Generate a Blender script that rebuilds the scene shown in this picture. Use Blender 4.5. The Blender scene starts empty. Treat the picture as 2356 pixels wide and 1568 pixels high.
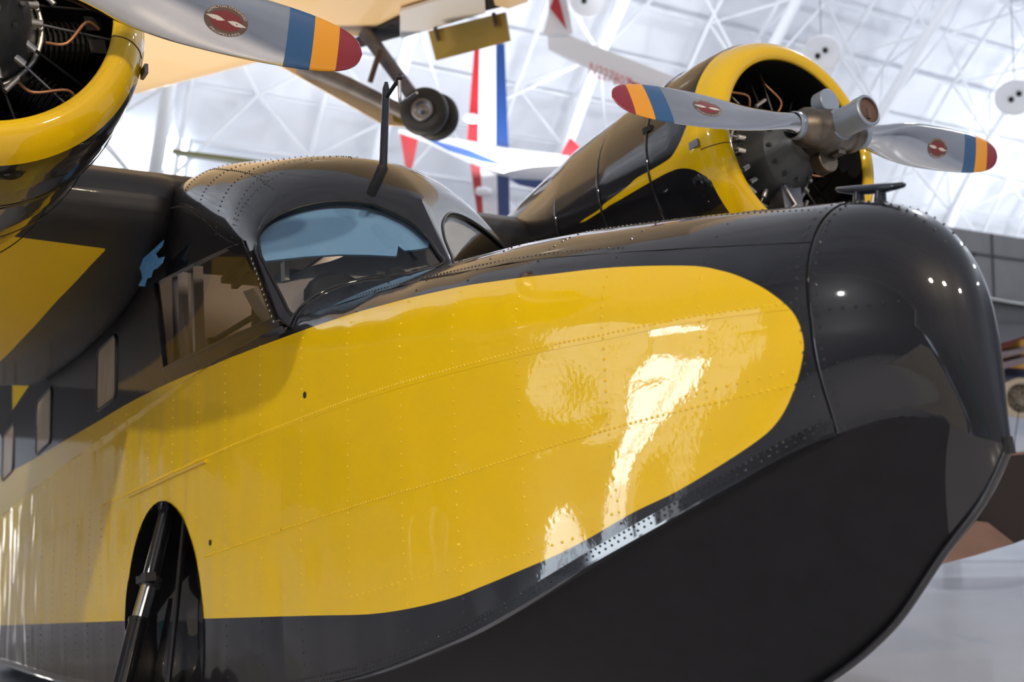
import bpy, bmesh, math, random
from mathutils import Vector, Matrix, noise
random.seed(7)
S = bpy.context.scene
COL = S.collection
PI = math.pi
R = math.radians

# ------------------------------------------------------------------ camera, sky, lights, exposure
TH = R(9.25)                      # the flying boat sits on its tail wheel, nose up
HUB = 3.27                        # height of the propeller hubs above the hall floor
cam_d = bpy.data.cameras.new('camera')
cam = bpy.data.objects.new('camera', cam_d)
COL.objects.link(cam)
cr = Vector((0.53639, 0.84397, -0.00072)).normalized()
cf = Vector((-0.84031, 0.53414, 0.09255)).normalized()
cu = cr.cross(cf)
cam.matrix_world = Matrix(((cr.x, cu.x, -cf.x, 3.9108), (cr.y, cu.y, -cf.y, -2.4034), (cr.z, cu.z, -cf.z, 1.7468), (0, 0, 0, 1)))
cam_d.sensor_width = 36.0
cam_d.lens = 36.0 * 2759.4 / 2356.0
cam_d.clip_start = 0.05
cam_d.clip_end = 400
cam_d.dof.use_dof = True
cam_d.dof.focus_distance = 4.3
cam_d.dof.aperture_fstop = 2.6
S.camera = cam

world = bpy.data.worlds.new('daylight')
S.world = world
world.use_nodes = True
wb = world.node_tree.nodes['Background']
wb.inputs[0].default_value = (0.80, 0.90, 1.0, 1)
wb.inputs[1].default_value = 13.0

def area(name, loc, rot, sx, sy, power, col):
    d = bpy.data.lights.new(name, 'AREA'); d.shape = 'RECTANGLE'; d.size = sx; d.size_y = sy
    d.energy = power; d.color = col
    o = bpy.data.objects.new(name, d); COL.objects.link(o)
    o.location = loc; o.rotation_euler = rot
    return o
# up-lights that wash the vault, standing along the sides of the hall
WHITE = (0.93, 0.96, 1.0)
UPL = 590
FILL = 1900
for k, yy in enumerate((-12, 14, 40, 66)):
    area('vault_uplight', (-21.6, yy, 9.3), (R(180), R(-10), 0), 2.0, 12, UPL * 1.3, WHITE)
    area('vault_uplight', (27, yy, 7.0), (R(180), R(14), 0), 2.5, 12, UPL * .18, WHITE)
# warm lamps of the hall hanging over the aisle in front of the nose
for xx, yy, zz, pw in ((11, -5.5, 10.4, 500), (12.2, -2.6, 10.1, 500), (14, 2.5, 9.9, 500)):
    area('hall_floodlight', (xx, yy, zz), (R(0), R(35), 0), 0.45, 0.45, pw, (1.0, 0.80, 0.58))
# unseen lights added under the crown of the vault to brighten the floor
for xx, yy in ((16, 40), (0, 45), (-12, 45), (-10, 24)):
    area('floor_fill_light', (xx, yy, 22.0), (0, 0, 0), 1.2, 1.2, FILL, (0.93, 0.96, 1.0))
# unseen light added under the hanging airplane to brighten its belly
area('belly_fill_light', (-8.5, 1.2, .4), (R(180), 0, 0), .5, .5, 260, (1.0, 0.86, 0.66))
# hidden light added high to starboard to brighten the hull side
for xx, yy in ((5, -24),):
    area('hull_fill_light', (xx, yy, 14), (R(60), 0, R(10)), 0.6, 0.6, 1900, (1.0, 0.98, 0.95))

S.view_settings.view_transform = 'Standard'
S.view_settings.look = 'None'
S.view_settings.gamma = 1.0
S.view_settings.use_curve_mapping = False
S.view_settings.exposure = 0.2
S.cycles.max_bounces = 8
S.cycles.diffuse_bounces = 4
S.cycles.glossy_bounces = 4
S.cycles.transmission_bounces = 6
S.cycles.transparent_max_bounces = 8
S.cycles.caustics_reflective = False
S.cycles.caustics_refractive = False
S.cycles.sample_clamp_indirect = 4.0
S.cycles.use_denoising = True

# ------------------------------------------------------------------ materials
def mat(name, col, rough=0.5, metal=0.0, coat=0.0, spec=0.5, bump=None, croughness=0.03, emit=None):
    m = bpy.data.materials.new(name); m.use_nodes = True
    nt = m.node_tree; b = nt.nodes['Principled BSDF']
    b.inputs['Base Color'].default_value = (*col, 1)
    b.inputs['Roughness'].default_value = rough
    b.inputs['Metallic'].default_value = metal
    b.inputs['Specular IOR Level'].default_value = spec
    b.inputs['Coat Weight'].default_value = coat
    b.inputs['Coat Roughness'].default_value = croughness
    b.inputs['Coat IOR'].default_value = 1.55
    if coat >= .7: b.inputs['Specular IOR Level'].default_value = 0.1
    if emit:
        b.inputs['Emission Color'].default_value = (*emit[0], 1); b.inputs['Emission Strength'].default_value = emit[1]
    if bump:
        sc, st = bump
        tc = nt.nodes.new('ShaderNodeTexCoord'); n = nt.nodes.new('ShaderNodeTexNoise'); bp = nt.nodes.new('ShaderNodeBump')
        n.inputs['Scale'].default_value = sc; n.inputs['Detail'].default_value = 4
        bp.inputs['Strength'].default_value = st; bp.inputs['Distance'].default_value = 0.01
        nt.links.new(tc.outputs['Object'], n.inputs['Vector']); nt.links.new(n.outputs['Fac'], bp.inputs['Height'])
        nt.links.new(bp.outputs['Normal'], b.inputs['Normal'])
        if coat: nt.links.new(bp.outputs['Normal'], b.inputs['Coat Normal'])
    return m
def mottled(name, c0, c1, scale, rough, metal=0.0, coat=0.0, stretch=(1, 1, 1), bump=0.0):
    m = mat(name, c0, rough, metal, coat); nt = m.node_tree; b = nt.nodes['Principled BSDF']
    tc = nt.nodes.new('ShaderNodeTexCoord'); mp = nt.nodes.new('ShaderNodeMapping'); mp.inputs['Scale'].default_value = stretch
    n = nt.nodes.new('ShaderNodeTexNoise'); n.inputs['Scale'].default_value = scale; n.inputs['Detail'].default_value = 5
    r = nt.nodes.new('ShaderNodeValToRGB'); r.color_ramp.elements[0].color = (*c0, 1); r.color_ramp.elements[1].color = (*c1, 1)
    r.color_ramp.elements[0].position = 0.35; r.color_ramp.elements[1].position = 0.65
    nt.links.new(tc.outputs['Object'], mp.inputs['Vector']); nt.links.new(mp.outputs['Vector'], n.inputs['Vector'])
    nt.links.new(n.outputs['Fac'], r.inputs['Fac']); nt.links.new(r.outputs['Color'], b.inputs['Base Color'])
    if bump:
        bp = nt.nodes.new('ShaderNodeBump'); bp.inputs['Strength'].default_value = bump; bp.inputs['Distance'].default_value = 0.01
        nt.links.new(n.outputs['Fac'], bp.inputs['Height']); nt.links.new(bp.outputs['Normal'], b.inputs['Normal'])
    return m
YEL = (0.71, 0.452, 0.001)
BLK = (0.007, 0.007, 0.0095)
def livery_mat(name, coat=1.0, base=0.35, cr=0.03):
    "gloss enamel: yellow where the painted mask 'yel' is positive, black elsewhere"
    m = mat(name, BLK, base, 0, coat, 0.5, None, cr); nt = m.node_tree; b = nt.nodes['Principled BSDF']
    a = nt.nodes.new('ShaderNodeAttribute'); a.attribute_name = 'yel'
    g = nt.nodes.new('ShaderNodeMapRange'); g.inputs['From Min'].default_value = -0.0008; g.inputs['From Max'].default_value = 0.0008
    mx = nt.nodes.new('ShaderNodeMix'); mx.data_type = 'RGBA'
    mx.inputs['A'].default_value = (*BLK, 1); mx.inputs['B'].default_value = (*YEL, 1)
    nt.links.new(a.outputs['Fac'], g.inputs['Value']); nt.links.new(g.outputs['Result'], mx.inputs['Factor'])
    nt.links.new(mx.outputs['Result'], b.inputs['Base Color'])
    tc = nt.nodes.new('ShaderNodeTexCoord'); n = nt.nodes.new('ShaderNodeTexNoise'); bp = nt.nodes.new('ShaderNodeBump')
    n.inputs['Scale'].default_value = 60; n.inputs['Detail'].default_value = 2
    bp.inputs['Strength'].default_value = 0.02; bp.inputs['Distance'].default_value = 0.01
    nt.links.new(tc.outputs['Object'], n.inputs['Vector']); nt.links.new(n.outputs['Fac'], bp.inputs['Height'])
    nt.links.new(bp.outputs['Normal'], b.inputs['Normal']); nt.links.new(bp.outputs['Normal'], b.inputs['Coat Normal'])
    return m
M = dict(
    livery=livery_mat('gloss_livery_paint'),
    aft_livery=livery_mat('weathered_livery_paint', 0.75, 0.4, 0.05),
    wing_livery=livery_mat('satin_wing_paint', 0.12, 0.5),
    black=mat('gloss_black_paint', BLK, 0.35, 0, 1.0),
    yellow=mat('gloss_yellow_paint', YEL, 0.35, 0, 1.0),
    matte=mottled('matte_black_hull_paint', (0.003, 0.003, 0.0044), (0.005, 0.005, 0.0068), 14, 0.6, bump=0.04),
    dark=mat('soot_black', (0.006, 0.006, 0.007), 0.7),
    rubber=mat('rubber', (0.018, 0.018, 0.02), 0.6),
    gasket=mat('gasket', (0.008, 0.008, 0.008), 0.45),
    chrome=mat('polished_steel', (0.82, 0.82, 0.84), 0.12, 1.0),
    alu=mottled('polished_aluminium', (0.60, 0.59, 0.58), (0.68, 0.67, 0.66), 3, 0.10, 1.0, 0, (1, 1, 3)),
    steel=mottled('dull_steel', (0.20, 0.20, 0.22), (0.30, 0.30, 0.33), 9, 0.42, 0.9),
    hub=mottled('oiled_hub_steel', (0.10, 0.083, 0.068), (0.17, 0.145, 0.12), 12, 0.42, 0.85),
    satin=mat('satin_silver_paint', (0.27, 0.32, 0.40), 0.34, 0.45),
    case=mottled('grey_engine_enamel', (0.038, 0.042, 0.046), (0.065, 0.07, 0.075), 10, 0.4),
    fin=mat('black_engine_fins', (0.004, 0.004, 0.0045), 0.6),
    copper=mat('copper_lead', (0.50, 0.24, 0.12), 0.42, 0.6),
    boss=mat('cadmium_boss', (0.55, 0.53, 0.50), 0.35, 0.8),
    rust=mat('rusty_brown', (0.12, 0.075, 0.06), 0.7, 0.2),
    band_blue=mat('blade_band_blue', (0.020, 0.085, 0.22), 0.3, 0, 0.5),
    band_orange=mat('blade_band_orange', (0.72, 0.30, 0.008), 0.3, 0, 0.5),
    band_red=mat('blade_band_red', (0.22, 0.012, 0.022), 0.3, 0, 0.6),
    decal_red=mat('emblem_red', (0.17, 0.022, 0.026), 0.45),
    decal_brown=mat('emblem_brown', (0.10, 0.062, 0.05), 0.45),
    decal_white=mat('emblem_silver', (0.55, 0.53, 0.50), 0.45),
    tape=mottled('blue_masking_tape', (0.05, 0.19, 0.42), (0.08, 0.26, 0.52), 30, 0.7),
    beige=mottled('beige_lining', (0.58, 0.47, 0.38), (0.66, 0.54, 0.44), 5, 0.8),
    beige2=mat('pale_pillar', (0.75, 0.66, 0.58), 0.6),
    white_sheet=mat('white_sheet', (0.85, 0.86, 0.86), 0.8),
    blue_sheet=mottled('pale_blue_sheet', (0.22, 0.48, 0.88), (0.26, 0.52, 0.92), 3, 0.8),
    coaming=mottled('grey_brown_coaming', (0.26, 0.235, 0.24), (0.32, 0.29, 0.29), 4, 0.8),
    curtain=mottled('tan_curtain', (0.33, 0.25, 0.17), (0.40, 0.31, 0.22), 8, 0.7, 0, 0.8, (4, 4, 0.5)),
    cleat=mat('blue_black_cleat', (0.02, 0.024, 0.035), 0.28, 0, 0.8),
)
glass = bpy.data.materials.new('window_glass'); glass.use_nodes = True
_nt = glass.node_tree; _nt.nodes.clear()
_o = _nt.nodes.new('ShaderNodeOutputMaterial'); _mx = _nt.nodes.new('ShaderNodeMixShader'); _fr = _nt.nodes.new('ShaderNodeFresnel')
_t = _nt.nodes.new('ShaderNodeBsdfTransparent'); _g = _nt.nodes.new('ShaderNodeBsdfGlossy')
_fr.inputs['IOR'].default_value = 1.5; _t.inputs['Color'].default_value = (0.90, 0.92, 0.92, 1); _g.inputs['Roughness'].default_value = 0.02
_nt.links.new(_fr.outputs[0], _mx.inputs[0]); _nt.links.new(_t.outputs[0], _mx.inputs[1]); _nt.links.new(_g.outputs[0], _mx.inputs[2]); _nt.links.new(_mx.outputs[0], _o.inputs[0])
M['glass'] = glass
M['matte'].node_tree.nodes['Principled BSDF'].inputs['Specular IOR Level'].default_value = 0.25

# ------------------------------------------------------------------ mesh helpers
class MB:
    def __init__(s): s.v = []; s.f = []; s.m = []; s.yel = None
    def add(s, vs, fs, mi=0):
        b = len(s.v); s.v.extend([tuple(v) for v in vs]); s.f.extend([tuple(i + b for i in f) for f in fs]); s.m.extend([mi] * len(fs)); return s
    def grid(s, rows, mi=0, flip=False, closed=False):
        n = len(rows[0]); vs = [p for r in rows for p in r]; fs = []
        for i in range(len(rows) - 1):
            for j in range(n if closed else n - 1):
                a, b = i * n + j, i * n + (j + 1) % n; c, d = b + n, a + n
                fs.append((a, d, c, b) if flip else (a, b, c, d))
        return s.add(vs, fs, mi)
    def box(s, c, d, mi=0, rot=None):
        hx, hy, hz = d[0] / 2, d[1] / 2, d[2] / 2
        vs = [Vector((x, y, z)) for x in (-hx, hx) for y in (-hy, hy) for z in (-hz, hz)]
        if rot: vs = [rot @ v for v in vs]
        c = Vector(c)
        return s.add([v + c for v in vs], [(0, 1, 3, 2), (4, 6, 7, 5), (0, 4, 5, 1), (2, 3, 7, 6), (0, 2, 6, 4), (1, 5, 7, 3)], mi)
    def tube(s, pts, r, n=10, mi=0, caps=True, flat=None):
        pts = [Vector(p) for p in pts]; rr = r if isinstance(r, (list, tuple)) else [r] * len(pts)
        rows = []; up = None
        for i, p in enumerate(pts):
            t = (pts[min(i + 1, len(pts) - 1)] - pts[max(i - 1, 0)]).normalized()
            if up is None:
                up = Vector((0, 0, 1)) if abs(t.z) < 0.9 else Vector((1, 0, 0))
            u = (up - t * up.dot(t))
            if u.length < 1e-6: u = t.orthogonal()
            u.normalize(); w = t.cross(u); up = u
            fl = flat or 1.0
            rows.append([p + (u * math.cos(2 * PI * k / n) * fl + w * math.sin(2 * PI * k / n)) * rr[i] for k in range(n)])
        s.grid(rows, mi, flip=True, closed=True)
        if caps:
            b = len(s.v)
            s.add(rows[0], [tuple(range(n))], mi); s.add(rows[-1], [tuple(reversed(range(n)))], mi)
        return s
    def lathe(s, o, ax, prof, n=32, mi=0, a0=0, a1=2 * PI):
        "profile of (distance along axis, radius)"
        o = Vector(o); ax = Vector(ax).normalized(); u = Vector((0, 0, 1)) if abs(ax.z) < 0.9 else Vector((1, 0, 0))
        u = (u - ax * u.dot(ax)).normalized(); w = ax.cross(u)
        full = abs(a1 - a0) > 2 * PI - 1e-3; k = n if full else n + 1
        rows = [[o + ax * a + (u * math.cos(a0 + (a1 - a0) * j / n) + w * math.sin(a0 + (a1 - a0) * j / n)) * rad for j in range(k)] for a, rad in prof]
        return s.grid(rows, mi, flip=True, closed=full)
    def prism(s, poly, h, mi=0, M4=None):
        "polygon (x,y) extruded to z = h, placed with a matrix"
        n = len(poly); M4 = M4 or Matrix()
        vs = [M4 @ Vector((x, y, 0)) for x, y in poly] + [M4 @ Vector((x, y, h)) for x, y in poly]
        fs = [tuple(reversed(range(n))), tuple(range(n, 2 * n))] + [(i, (i + 1) % n, n + (i + 1) % n, n + i) for i in range(n)]
        return s.add(vs, fs, mi)
    def build(s, name, mats, parent=None, smooth=True, angle=None, yel=None):
        me = bpy.data.meshes.new(name); me.from_pydata(s.v, [], s.f)
        for m_ in (mats if isinstance(mats, (list, tuple)) else [mats]): me.materials.append(m_)
        me.polygons.foreach_set('material_index', s.m)
        me.polygons.foreach_set('use_smooth', [smooth] * len(s.f))
        if yel:
            at = me.attributes.new('yel', 'FLOAT', 'POINT'); at.data.foreach_set('value', [yel(Vector(v)) for v in s.v])
        if angle:
            bm = bmesh.new(); bm.from_mesh(me)
            for e in bm.edges:
                if len(e.link_faces) == 2 and e.calc_face_angle(0) > R(angle): e.smooth = False
            bm.to_mesh(me); bm.free()
        me.update()
        o = bpy.data.objects.new(name, me); COL.objects.link(o)
        if parent: o.parent = parent
        return o
def tag(o, label=None, cat=None, group=None, kind=None):
    if label: o['label'] = label
    if cat: o['category'] = cat
    if group: o['group'] = group
    if kind: o['kind'] = kind
    return o
def empty(name, loc=(0, 0, 0), rot=(0, 0, 0), parent=None):
    o = bpy.data.objects.new(name, None); COL.objects.link(o); o.location = loc; o.rotation_euler = rot
    o.empty_display_size = 0.2
    if parent: o.parent = parent
    return o
def catmull(P, n=8):
    P = [Vector(p) for p in P]; out = []
    for i in range(len(P) - 1):
        a, b, c, d = P[max(i - 1, 0)], P[i], P[i + 1], P[min(i + 2, len(P) - 1)]
        for k in range(n):
            t = k / n
            out.append(0.5 * ((2 * b) + (c - a) * t + (2 * a - 5 * b + 4 * c - d) * t * t + (3 * b - a - 3 * c + d) * t ** 3))
    out.append(P[-1]); return out
def copy_tree(o, parent=None):
    c = o.copy(); COL.objects.link(c)
    if parent: c.parent = parent
    for ch in list(o.children): copy_tree(ch, c)
    return c

# ------------------------------------------------------------------ the hall (setting)
floor_m = mottled('polished_concrete', (0.56, 0.58, 0.64), (0.64, 0.66, 0.72), 0.35, 0.22, 0, 0.3, (1, 1, 1))
vault_m = mottled('white_vault_sheet', (0.77, 0.79, 0.84), (0.81, 0.83, 0.88), 0.8, 0.7, 0, 0, (1, 1, 1))
truss_m = mat('white_truss_paint', (0.86, 0.88, 0.92), 0.5)
wall_m = mat('pale_end_wall', (0.55, 0.56, 0.6), 0.7)
sky_m = mat('bright_glazing', (0.8, 0.85, 0.9), 0.3, emit=((0.9, 0.95, 1.0), 3.0))
mb = MB(); mb.box((4, 32, -0.15), (82, 140, 0.3)); tag(mb.build('floor', floor_m, smooth=False), kind='structure')
CX, AX, AZ = 4.0, 35.0, 27.0
def vault(t, y, k=1.0): return Vector((CX - AX * k * math.cos(t), y, AZ * k * math.sin(t)))
NT = 56
mb = MB()
mb.grid([[vault(PI * i / NT, y) for y in (-36, 100)] for i in range(NT + 1)], flip=True)
mb.grid([[vault(PI * i / NT, y, 1.02) for y in (-36, 100)] for i in range(NT + 1)])
ceiling = tag(mb.build('ceiling', vault_m), kind='structure')
# purlins along the hall, one part each
for i in range(2, 46):
    t = PI * i / NT
    a, b = vault(t, -34, 0.993), vault(t, 99, 0.993)
    mb = MB(); mb.tube([a, b], 0.07 if i % 2 else 0.045, 5)
    mb.build('purlin', truss_m, ceiling)
# arched trusses, one part each
NA = 28
for n, y in enumerate(range(-30, 99, 6)):
    mb = MB()
    inner = [vault(PI * i / NA, y, 0.925) for i in range(NA + 1)]
    o1 = [vault(PI * (i + .5) / NA, y - 1.1, 0.985) for i in range(NA)]
    o2 = [vault(PI * (i + .5) / NA, y + 1.1, 0.985) for i in range(NA)]
    mb.tube(inner, 0.19, 6); mb.tube(o1, 0.08, 6); mb.tube(o2, 0.08, 6)
    for i in range(NA):
        for q in (inner[i], inner[i + 1]):
            mb.tube([q, o1[i]], 0.05, 4, caps=False); mb.tube([q, o2[i]], 0.05, 4, caps=False)
    for i in range(1, NA, 2):
        for dy in (-3, 3):
            for di in (-1, 1):
                mb.tube([inner[i], vault(PI * (i + di) / NA, y + dy, 0.985)], 0.05, 4, caps=False)
    mb.build('arched_truss', truss_m, ceiling)
# end walls
mb = MB(); mb.grid([[(CX - AX * math.cos(PI * i / NT), 99.8, 0), (CX - AX * math.cos(PI * i / NT), 99.8, AZ * math.sin(PI * i / NT))] for i in range(NT + 1)])
tag(mb.build('wall_far', wall_m, smooth=False), kind='structure')
END = -34.0
def topz(x): return AZ * math.sqrt(max(0, 1 - ((x - CX) / AX) ** 2))
def end_strip(mb, x0, x1, zlow, zhigh=None):
    n = 8; xs = [x0 + (x1 - x0) * i / n for i in range(n + 1)]
    for yy in (END, END - .4): mb.grid([[(x, yy, min(zlow, topz(x))), (x, yy, min(zhigh or 99, topz(x)))] for x in xs])
    mb.box(((x0 + x1) / 2, END - .2, zlow), (x1 - x0, .4, .06))
DX0, DX1, DZ = -14.0, -9.6, 9.6          # tall door standing open to the daylight
GX0, GX1, GZ = -19.5, -8.0, 13.6          # pale translucent glazing round it
mb = MB(); end_strip(mb, -30.5, GX0, 0); end_strip(mb, GX0, GX1, GZ); end_strip(mb, GX1, 38.5, 0)
mb.box(((GX0 + DX0) / 2, END - .2, 2.6), (DX0 - GX0, .3, 5.2))
for x in (GX0, DX0, DX1, GX1): mb.box((x, END - .2, GZ / 2), (.35, .6, GZ))
tag(mb.build('wall_end', wall_m, smooth=False), kind='structure')
pale_m = mat('translucent_glazing', (0.7, 0.75, 0.8), 0.5, emit=((0.95, 0.97, 1.0), 1.7))
for k, (x0, x1, z0, z1) in enumerate(((GX0, DX0, 5.2, GZ), (DX1, GX1, 0, GZ), (DX0, DX1, DZ, GZ))):
    mb = MB(); mb.box(((x0 + x1) / 2, END - .2, (z0 + z1) / 2), (x1 - x0, .05, z1 - z0)); w_ = tag(mb.build('window_%d' % (k + 4), pale_m, smooth=False), kind='structure')
    mb = MB()
    for j in range(1, 5): mb.box(((x0 + x1) / 2, END - .1, z0 + (z1 - z0) * j / 5), (x1 - x0, .12, .10))
    mb.box(((x0 + x1) / 2, END - .1, (z0 + z1) / 2), (.10, .12, z1 - z0)); mb.build('window_frame', wall_m, w_, smooth=False)
mb = MB(); mb.box((-11.5, END - .2, 4.8), (.16, .2, 9.6)); mb.box((-11.5, END - .2, 3.2), (3.8, .2, .14)); mb.box((-11.5, END - .2, 6.4), (3.8, .2, .14))
tag(mb.build('door_1', wall_m, smooth=False), kind='structure')
# raised walkway along the back of the hall, and dark screens added behind it to darken hull reflections
grey_m = mottled('walkway_grey', (0.105, 0.10, 0.105), (0.12, 0.115, 0.12), 1.2, 0.7)
dgrey_m = mat('walkway_dark_grey', (0.03, 0.03, 0.033), 0.7)  # plain dark grey for joints, grooves and screens
WX = -20.5
edge_m = mat('fascia_edge_grey', (.2, .21, .23), .6)
wk = None
for ya, yb, za, zb in ((-36, 21, 5.2, 6.5), (21, 90, 6.75, 8.95)):
    mb = MB(); mb.box((WX - .3, (ya + yb) / 2, (za + zb) / 2), (.3, yb - ya, zb - za)); w_ = tag(mb.build('wall_walkway', grey_m, smooth=False), kind='structure'); wk = wk or w_
    for y in range(int(ya) + 2, int(yb), 3):
        mb = MB(); mb.box((WX - .13, y, (za + zb) / 2), (.05, .05, zb - za - .04)); mb.build('fascia_joint', dgrey_m, w_, smooth=False)
    mb = MB(); mb.box((WX - .13, (ya + yb) / 2, zb - .75), (.05, yb - ya, .05)); mb.build('fascia_groove', dgrey_m, w_, smooth=False)
    mb = MB(); mb.box((WX - .2, (ya + yb) / 2, za - .15), (.4, yb - ya, .30)); mb.build('fascia_edge', edge_m, w_, smooth=False)
    for y in range(int(ya) + 4, int(yb), 6):
        mb = MB(); mb.lathe((WX - .14, y, zb - .78), (1, 0, 0), [(0, .07), (.08, .07), (.1, .04), (.1, 0)], 10); mb.build('fascia_lamp', dgrey_m, w_)
mb = MB(); mb.box((WX - 1.0, 55, 4.8), (.2, 70, 4.2)); mb.build('back_screen', grey_m, wk, smooth=False)
# glow panel added for hull streaks, unseen boards added for bow reflections
for k, y in enumerate((-1.3,)):
    mb = MB(); mb.box((WX - .85, y, 1.0), (.05, .55, 2.0)); w_ = tag(mb.build('window_%d' % (k + 7), mat('streak_glow', (.8, .8, .8), .4, emit=((1, .97, .92), 4)), smooth=False), kind='structure')  # made-up glowing panel, mirrored as white streaks on the aft hull
    mb = MB(); mb.box((WX - .8, y, 1.0), (.06, .06, 2.0)); mb.box((WX - .8, y, 1.1), (.06, .55, .06)); mb.build('window_frame', dgrey_m, w_, smooth=False)
board_m = mottled('beige_reflection_board', (.80, .76, .64), (.88, .84, .72), 1.5, .7)
mb = MB(); mb.prism([(-2.6, 0), (1.9, 0), (1.3, 3.1), (.4, 3.3)], .08, 0, Matrix.Translation((8.0, -8.2, 0)) @ Matrix.Rotation(R(40), 4, 'Z') @ Matrix.Rotation(R(90), 4, 'X')); tag(mb.build('reflection_board', board_m, smooth=False), kind='structure')  # unseen beige board added behind the camera to reflect in the bow
mb = MB(); mb.box((11.2, -3.3, 1.9), (.08, .55, 3.8), rot=Matrix.Rotation(R(12), 3, 'Z')); tag(mb.build('reflection_banner', mat('turquoise_board', (.02, .42, .45), .5), smooth=False), kind='structure')  # unseen turquoise board, added only for its reflection in the bow
mb = MB(); mb.box((WX - 1.0, -8, 3.5), (.2, 58, 2.8)); mb.build('back_screen', dgrey_m, wk, smooth=False)  # unseen dark screen added so the aft hull reflects something dark
mb = MB(); mb.box((WX - 1.3, -21, 6.0), (.2, 30, 5.6)); mb.build('back_screen', dgrey_m, wk, smooth=False)  # taller unseen block added to darken reflections in the yellow side
for y in range(-33, 80, 9):
    mb = MB(); mb.box((WX - .6, y, 2.6), (.4, .4, 5.2)); mb.build('walkway_post', grey_m, wk, smooth=False)
# glazing low on the back haunch
for n, (y0, y1, t0, t1) in enumerate(((1.0, 7.4, .28, .395), (7.6, 12.5, .25, .335), (12.7, 18.0, .22, .29))):
    mb = MB(); mb.grid([[vault(t0 + (t1 - t0) * i / 4, y, 0.988) for y in (y0, y1)] for i in range(5)], flip=True)
    w_ = tag(mb.build('window_%d' % (n + 1), sky_m, smooth=False), kind='structure')
    mb = MB()
    for y in (y0, (y0 + y1) / 2, y1): mb.tube([vault(t0 + (t1 - t0) * i / 4, y, 0.985) for i in range(5)], 0.06, 4)
    mb.build('window_frame', truss_m, w_)
def interp(tab,x):
    # monotone cubic (pchip) through (x,y) pairs sorted ascending
    n=len(tab)
    if x<=tab[0][0]:
        m=(tab[1][1]-tab[0][1])/(tab[1][0]-tab[0][0]); return tab[0][1]+m*(x-tab[0][0])
    if x>=tab[-1][0]:
        m=(tab[-1][1]-tab[-2][1])/(tab[-1][0]-tab[-2][0]); return tab[-1][1]+m*(x-tab[-1][0])
    k=0
    while x>tab[k+1][0]: k+=1
    def sl(i): return (tab[i+1][1]-tab[i][1])/(tab[i+1][0]-tab[i][0])
    def tan(i):
        if i==0: return sl(0)
        if i==n-1: return sl(n-2)
        a,b=sl(i-1),sl(i)
        if a*b<=0: return 0.
        h0=tab[i][0]-tab[i-1][0];h1=tab[i+1][0]-tab[i][0]
        w1=2*h1+h0;w2=h1+2*h0
        return (w1+w2)/(w1/a+w2/b)
    h=tab[k+1][0]-tab[k][0];t=(x-tab[k][0])/h
    return ((1+2*t)*(1-t)**2*tab[k][1]+t*(1-t)**2*h*tan(k)+t*t*(3-2*t)*tab[k+1][1]+t*t*(t-1)*h*tan(k+1))
TIP=1.945
W_T=[(-7,.60),(-4.5,.69),(-3.0,.712),(-2.0,.715),(-1.2,.70),(-.6,.655),(0,.605),(.5,.535),(1.05,.42),(1.65,.262),(1.95,.185)]
WC_T=[(-7,.62),(-4.5,.72),(-3,.74),(-2.0,.745),(-1.2,.73),(-.6,.695),(0,.64),(.37,.585),(1.05,.42),(1.65,.248),(1.95,.17)]
ZT_T=[(-6.5,-.35),(-3,-.1),(-1.2,-.48),(-.45,-.735),(0,-.81),(.5,-.885),(1.05,-1.005),(1.65,-1.16),(1.95,-1.235)]
ZS_T=[(-6.5,-.9),(-3,-.85),(-1.2,-.95),(-.45,-1.12),(0,-1.2),(.5,-1.29),(1.05,-1.40),(1.65,-1.5),(1.945,-1.55)]
ZC_T=[(-6.5,-2.12),(-3,-2.30),(-1.2,-2.33),(-.25,-2.28),(.37,-2.18),(1.05,-1.965),(1.4,-1.85),(1.65,-1.77),(1.78,-1.75),(1.85,-1.77),(1.90,-1.81),(1.945,-1.84)]
ZK_T=[(-6.5,-2.3),(-3,-2.62),(-1.2,-2.66),(-.25,-2.64),(.5,-2.56),(.9,-2.48),(1.28,-2.36),(1.53,-2.23),(1.74,-2.05),(1.84,-1.97),(1.89,-1.92),(1.945,-1.85)]
def bow(X,L=.42,p=2.3):
    s=TIP-X
    if s<=0: return 0.
    if s>=L: return 1.
    return (1-(1-s/L)**p)**(1/p)
def zt(X):
    z=interp(ZT_T,X)
    u=(X-1.58)/(TIP-1.58)
    if u>0: z-=.30*(1-max(0,1-min(u,1)**3.2)**(1/2.1))
    return z
def pars(X):
    b=bow(X)
    return interp(W_T,X)*b, interp(WC_T,X)*bow(X,.5,1.9), zt(X), interp(ZS_T,X), interp(ZC_T,X), interp(ZK_T,X)
def side_y(X,z):
    "half breadth of the upper hull at station X, height z (positive)"
    w,wc,t,s,c,k=pars(X)
    if z>=s:
        u=min(1,(z-s)/max(1e-6,t-s)); return w*math.sqrt(max(0,1-u**2.25))
    u=(s-z)/max(1e-6,s-c); u=min(1.3,u)
    # gently swelling side, blending from w to wc with vertical tangent at the shoulder
    return w+(wc-w)*(u*u*(3-2*min(u,1.)))+.012*math.sin(math.pi*min(u,1))*bow(X)
def sect(X,nu=22,ns=14,nb=10):
    "points (y,z) from deck centre over the shoulder down the side to the chine"
    w,wc,t,s,c,k=pars(X); P=[]
    for i in range(nu):
        a=math.pi/2*(1-i/nu); z=s+(t-s)*math.sin(a)**(2/2.25); P.append((side_y(X,z) if i else 0.,z))
    for i in range(ns+1):
        z=s+(c-s)*i/ns; P.append((side_y(X,z),z))
    return P
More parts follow.
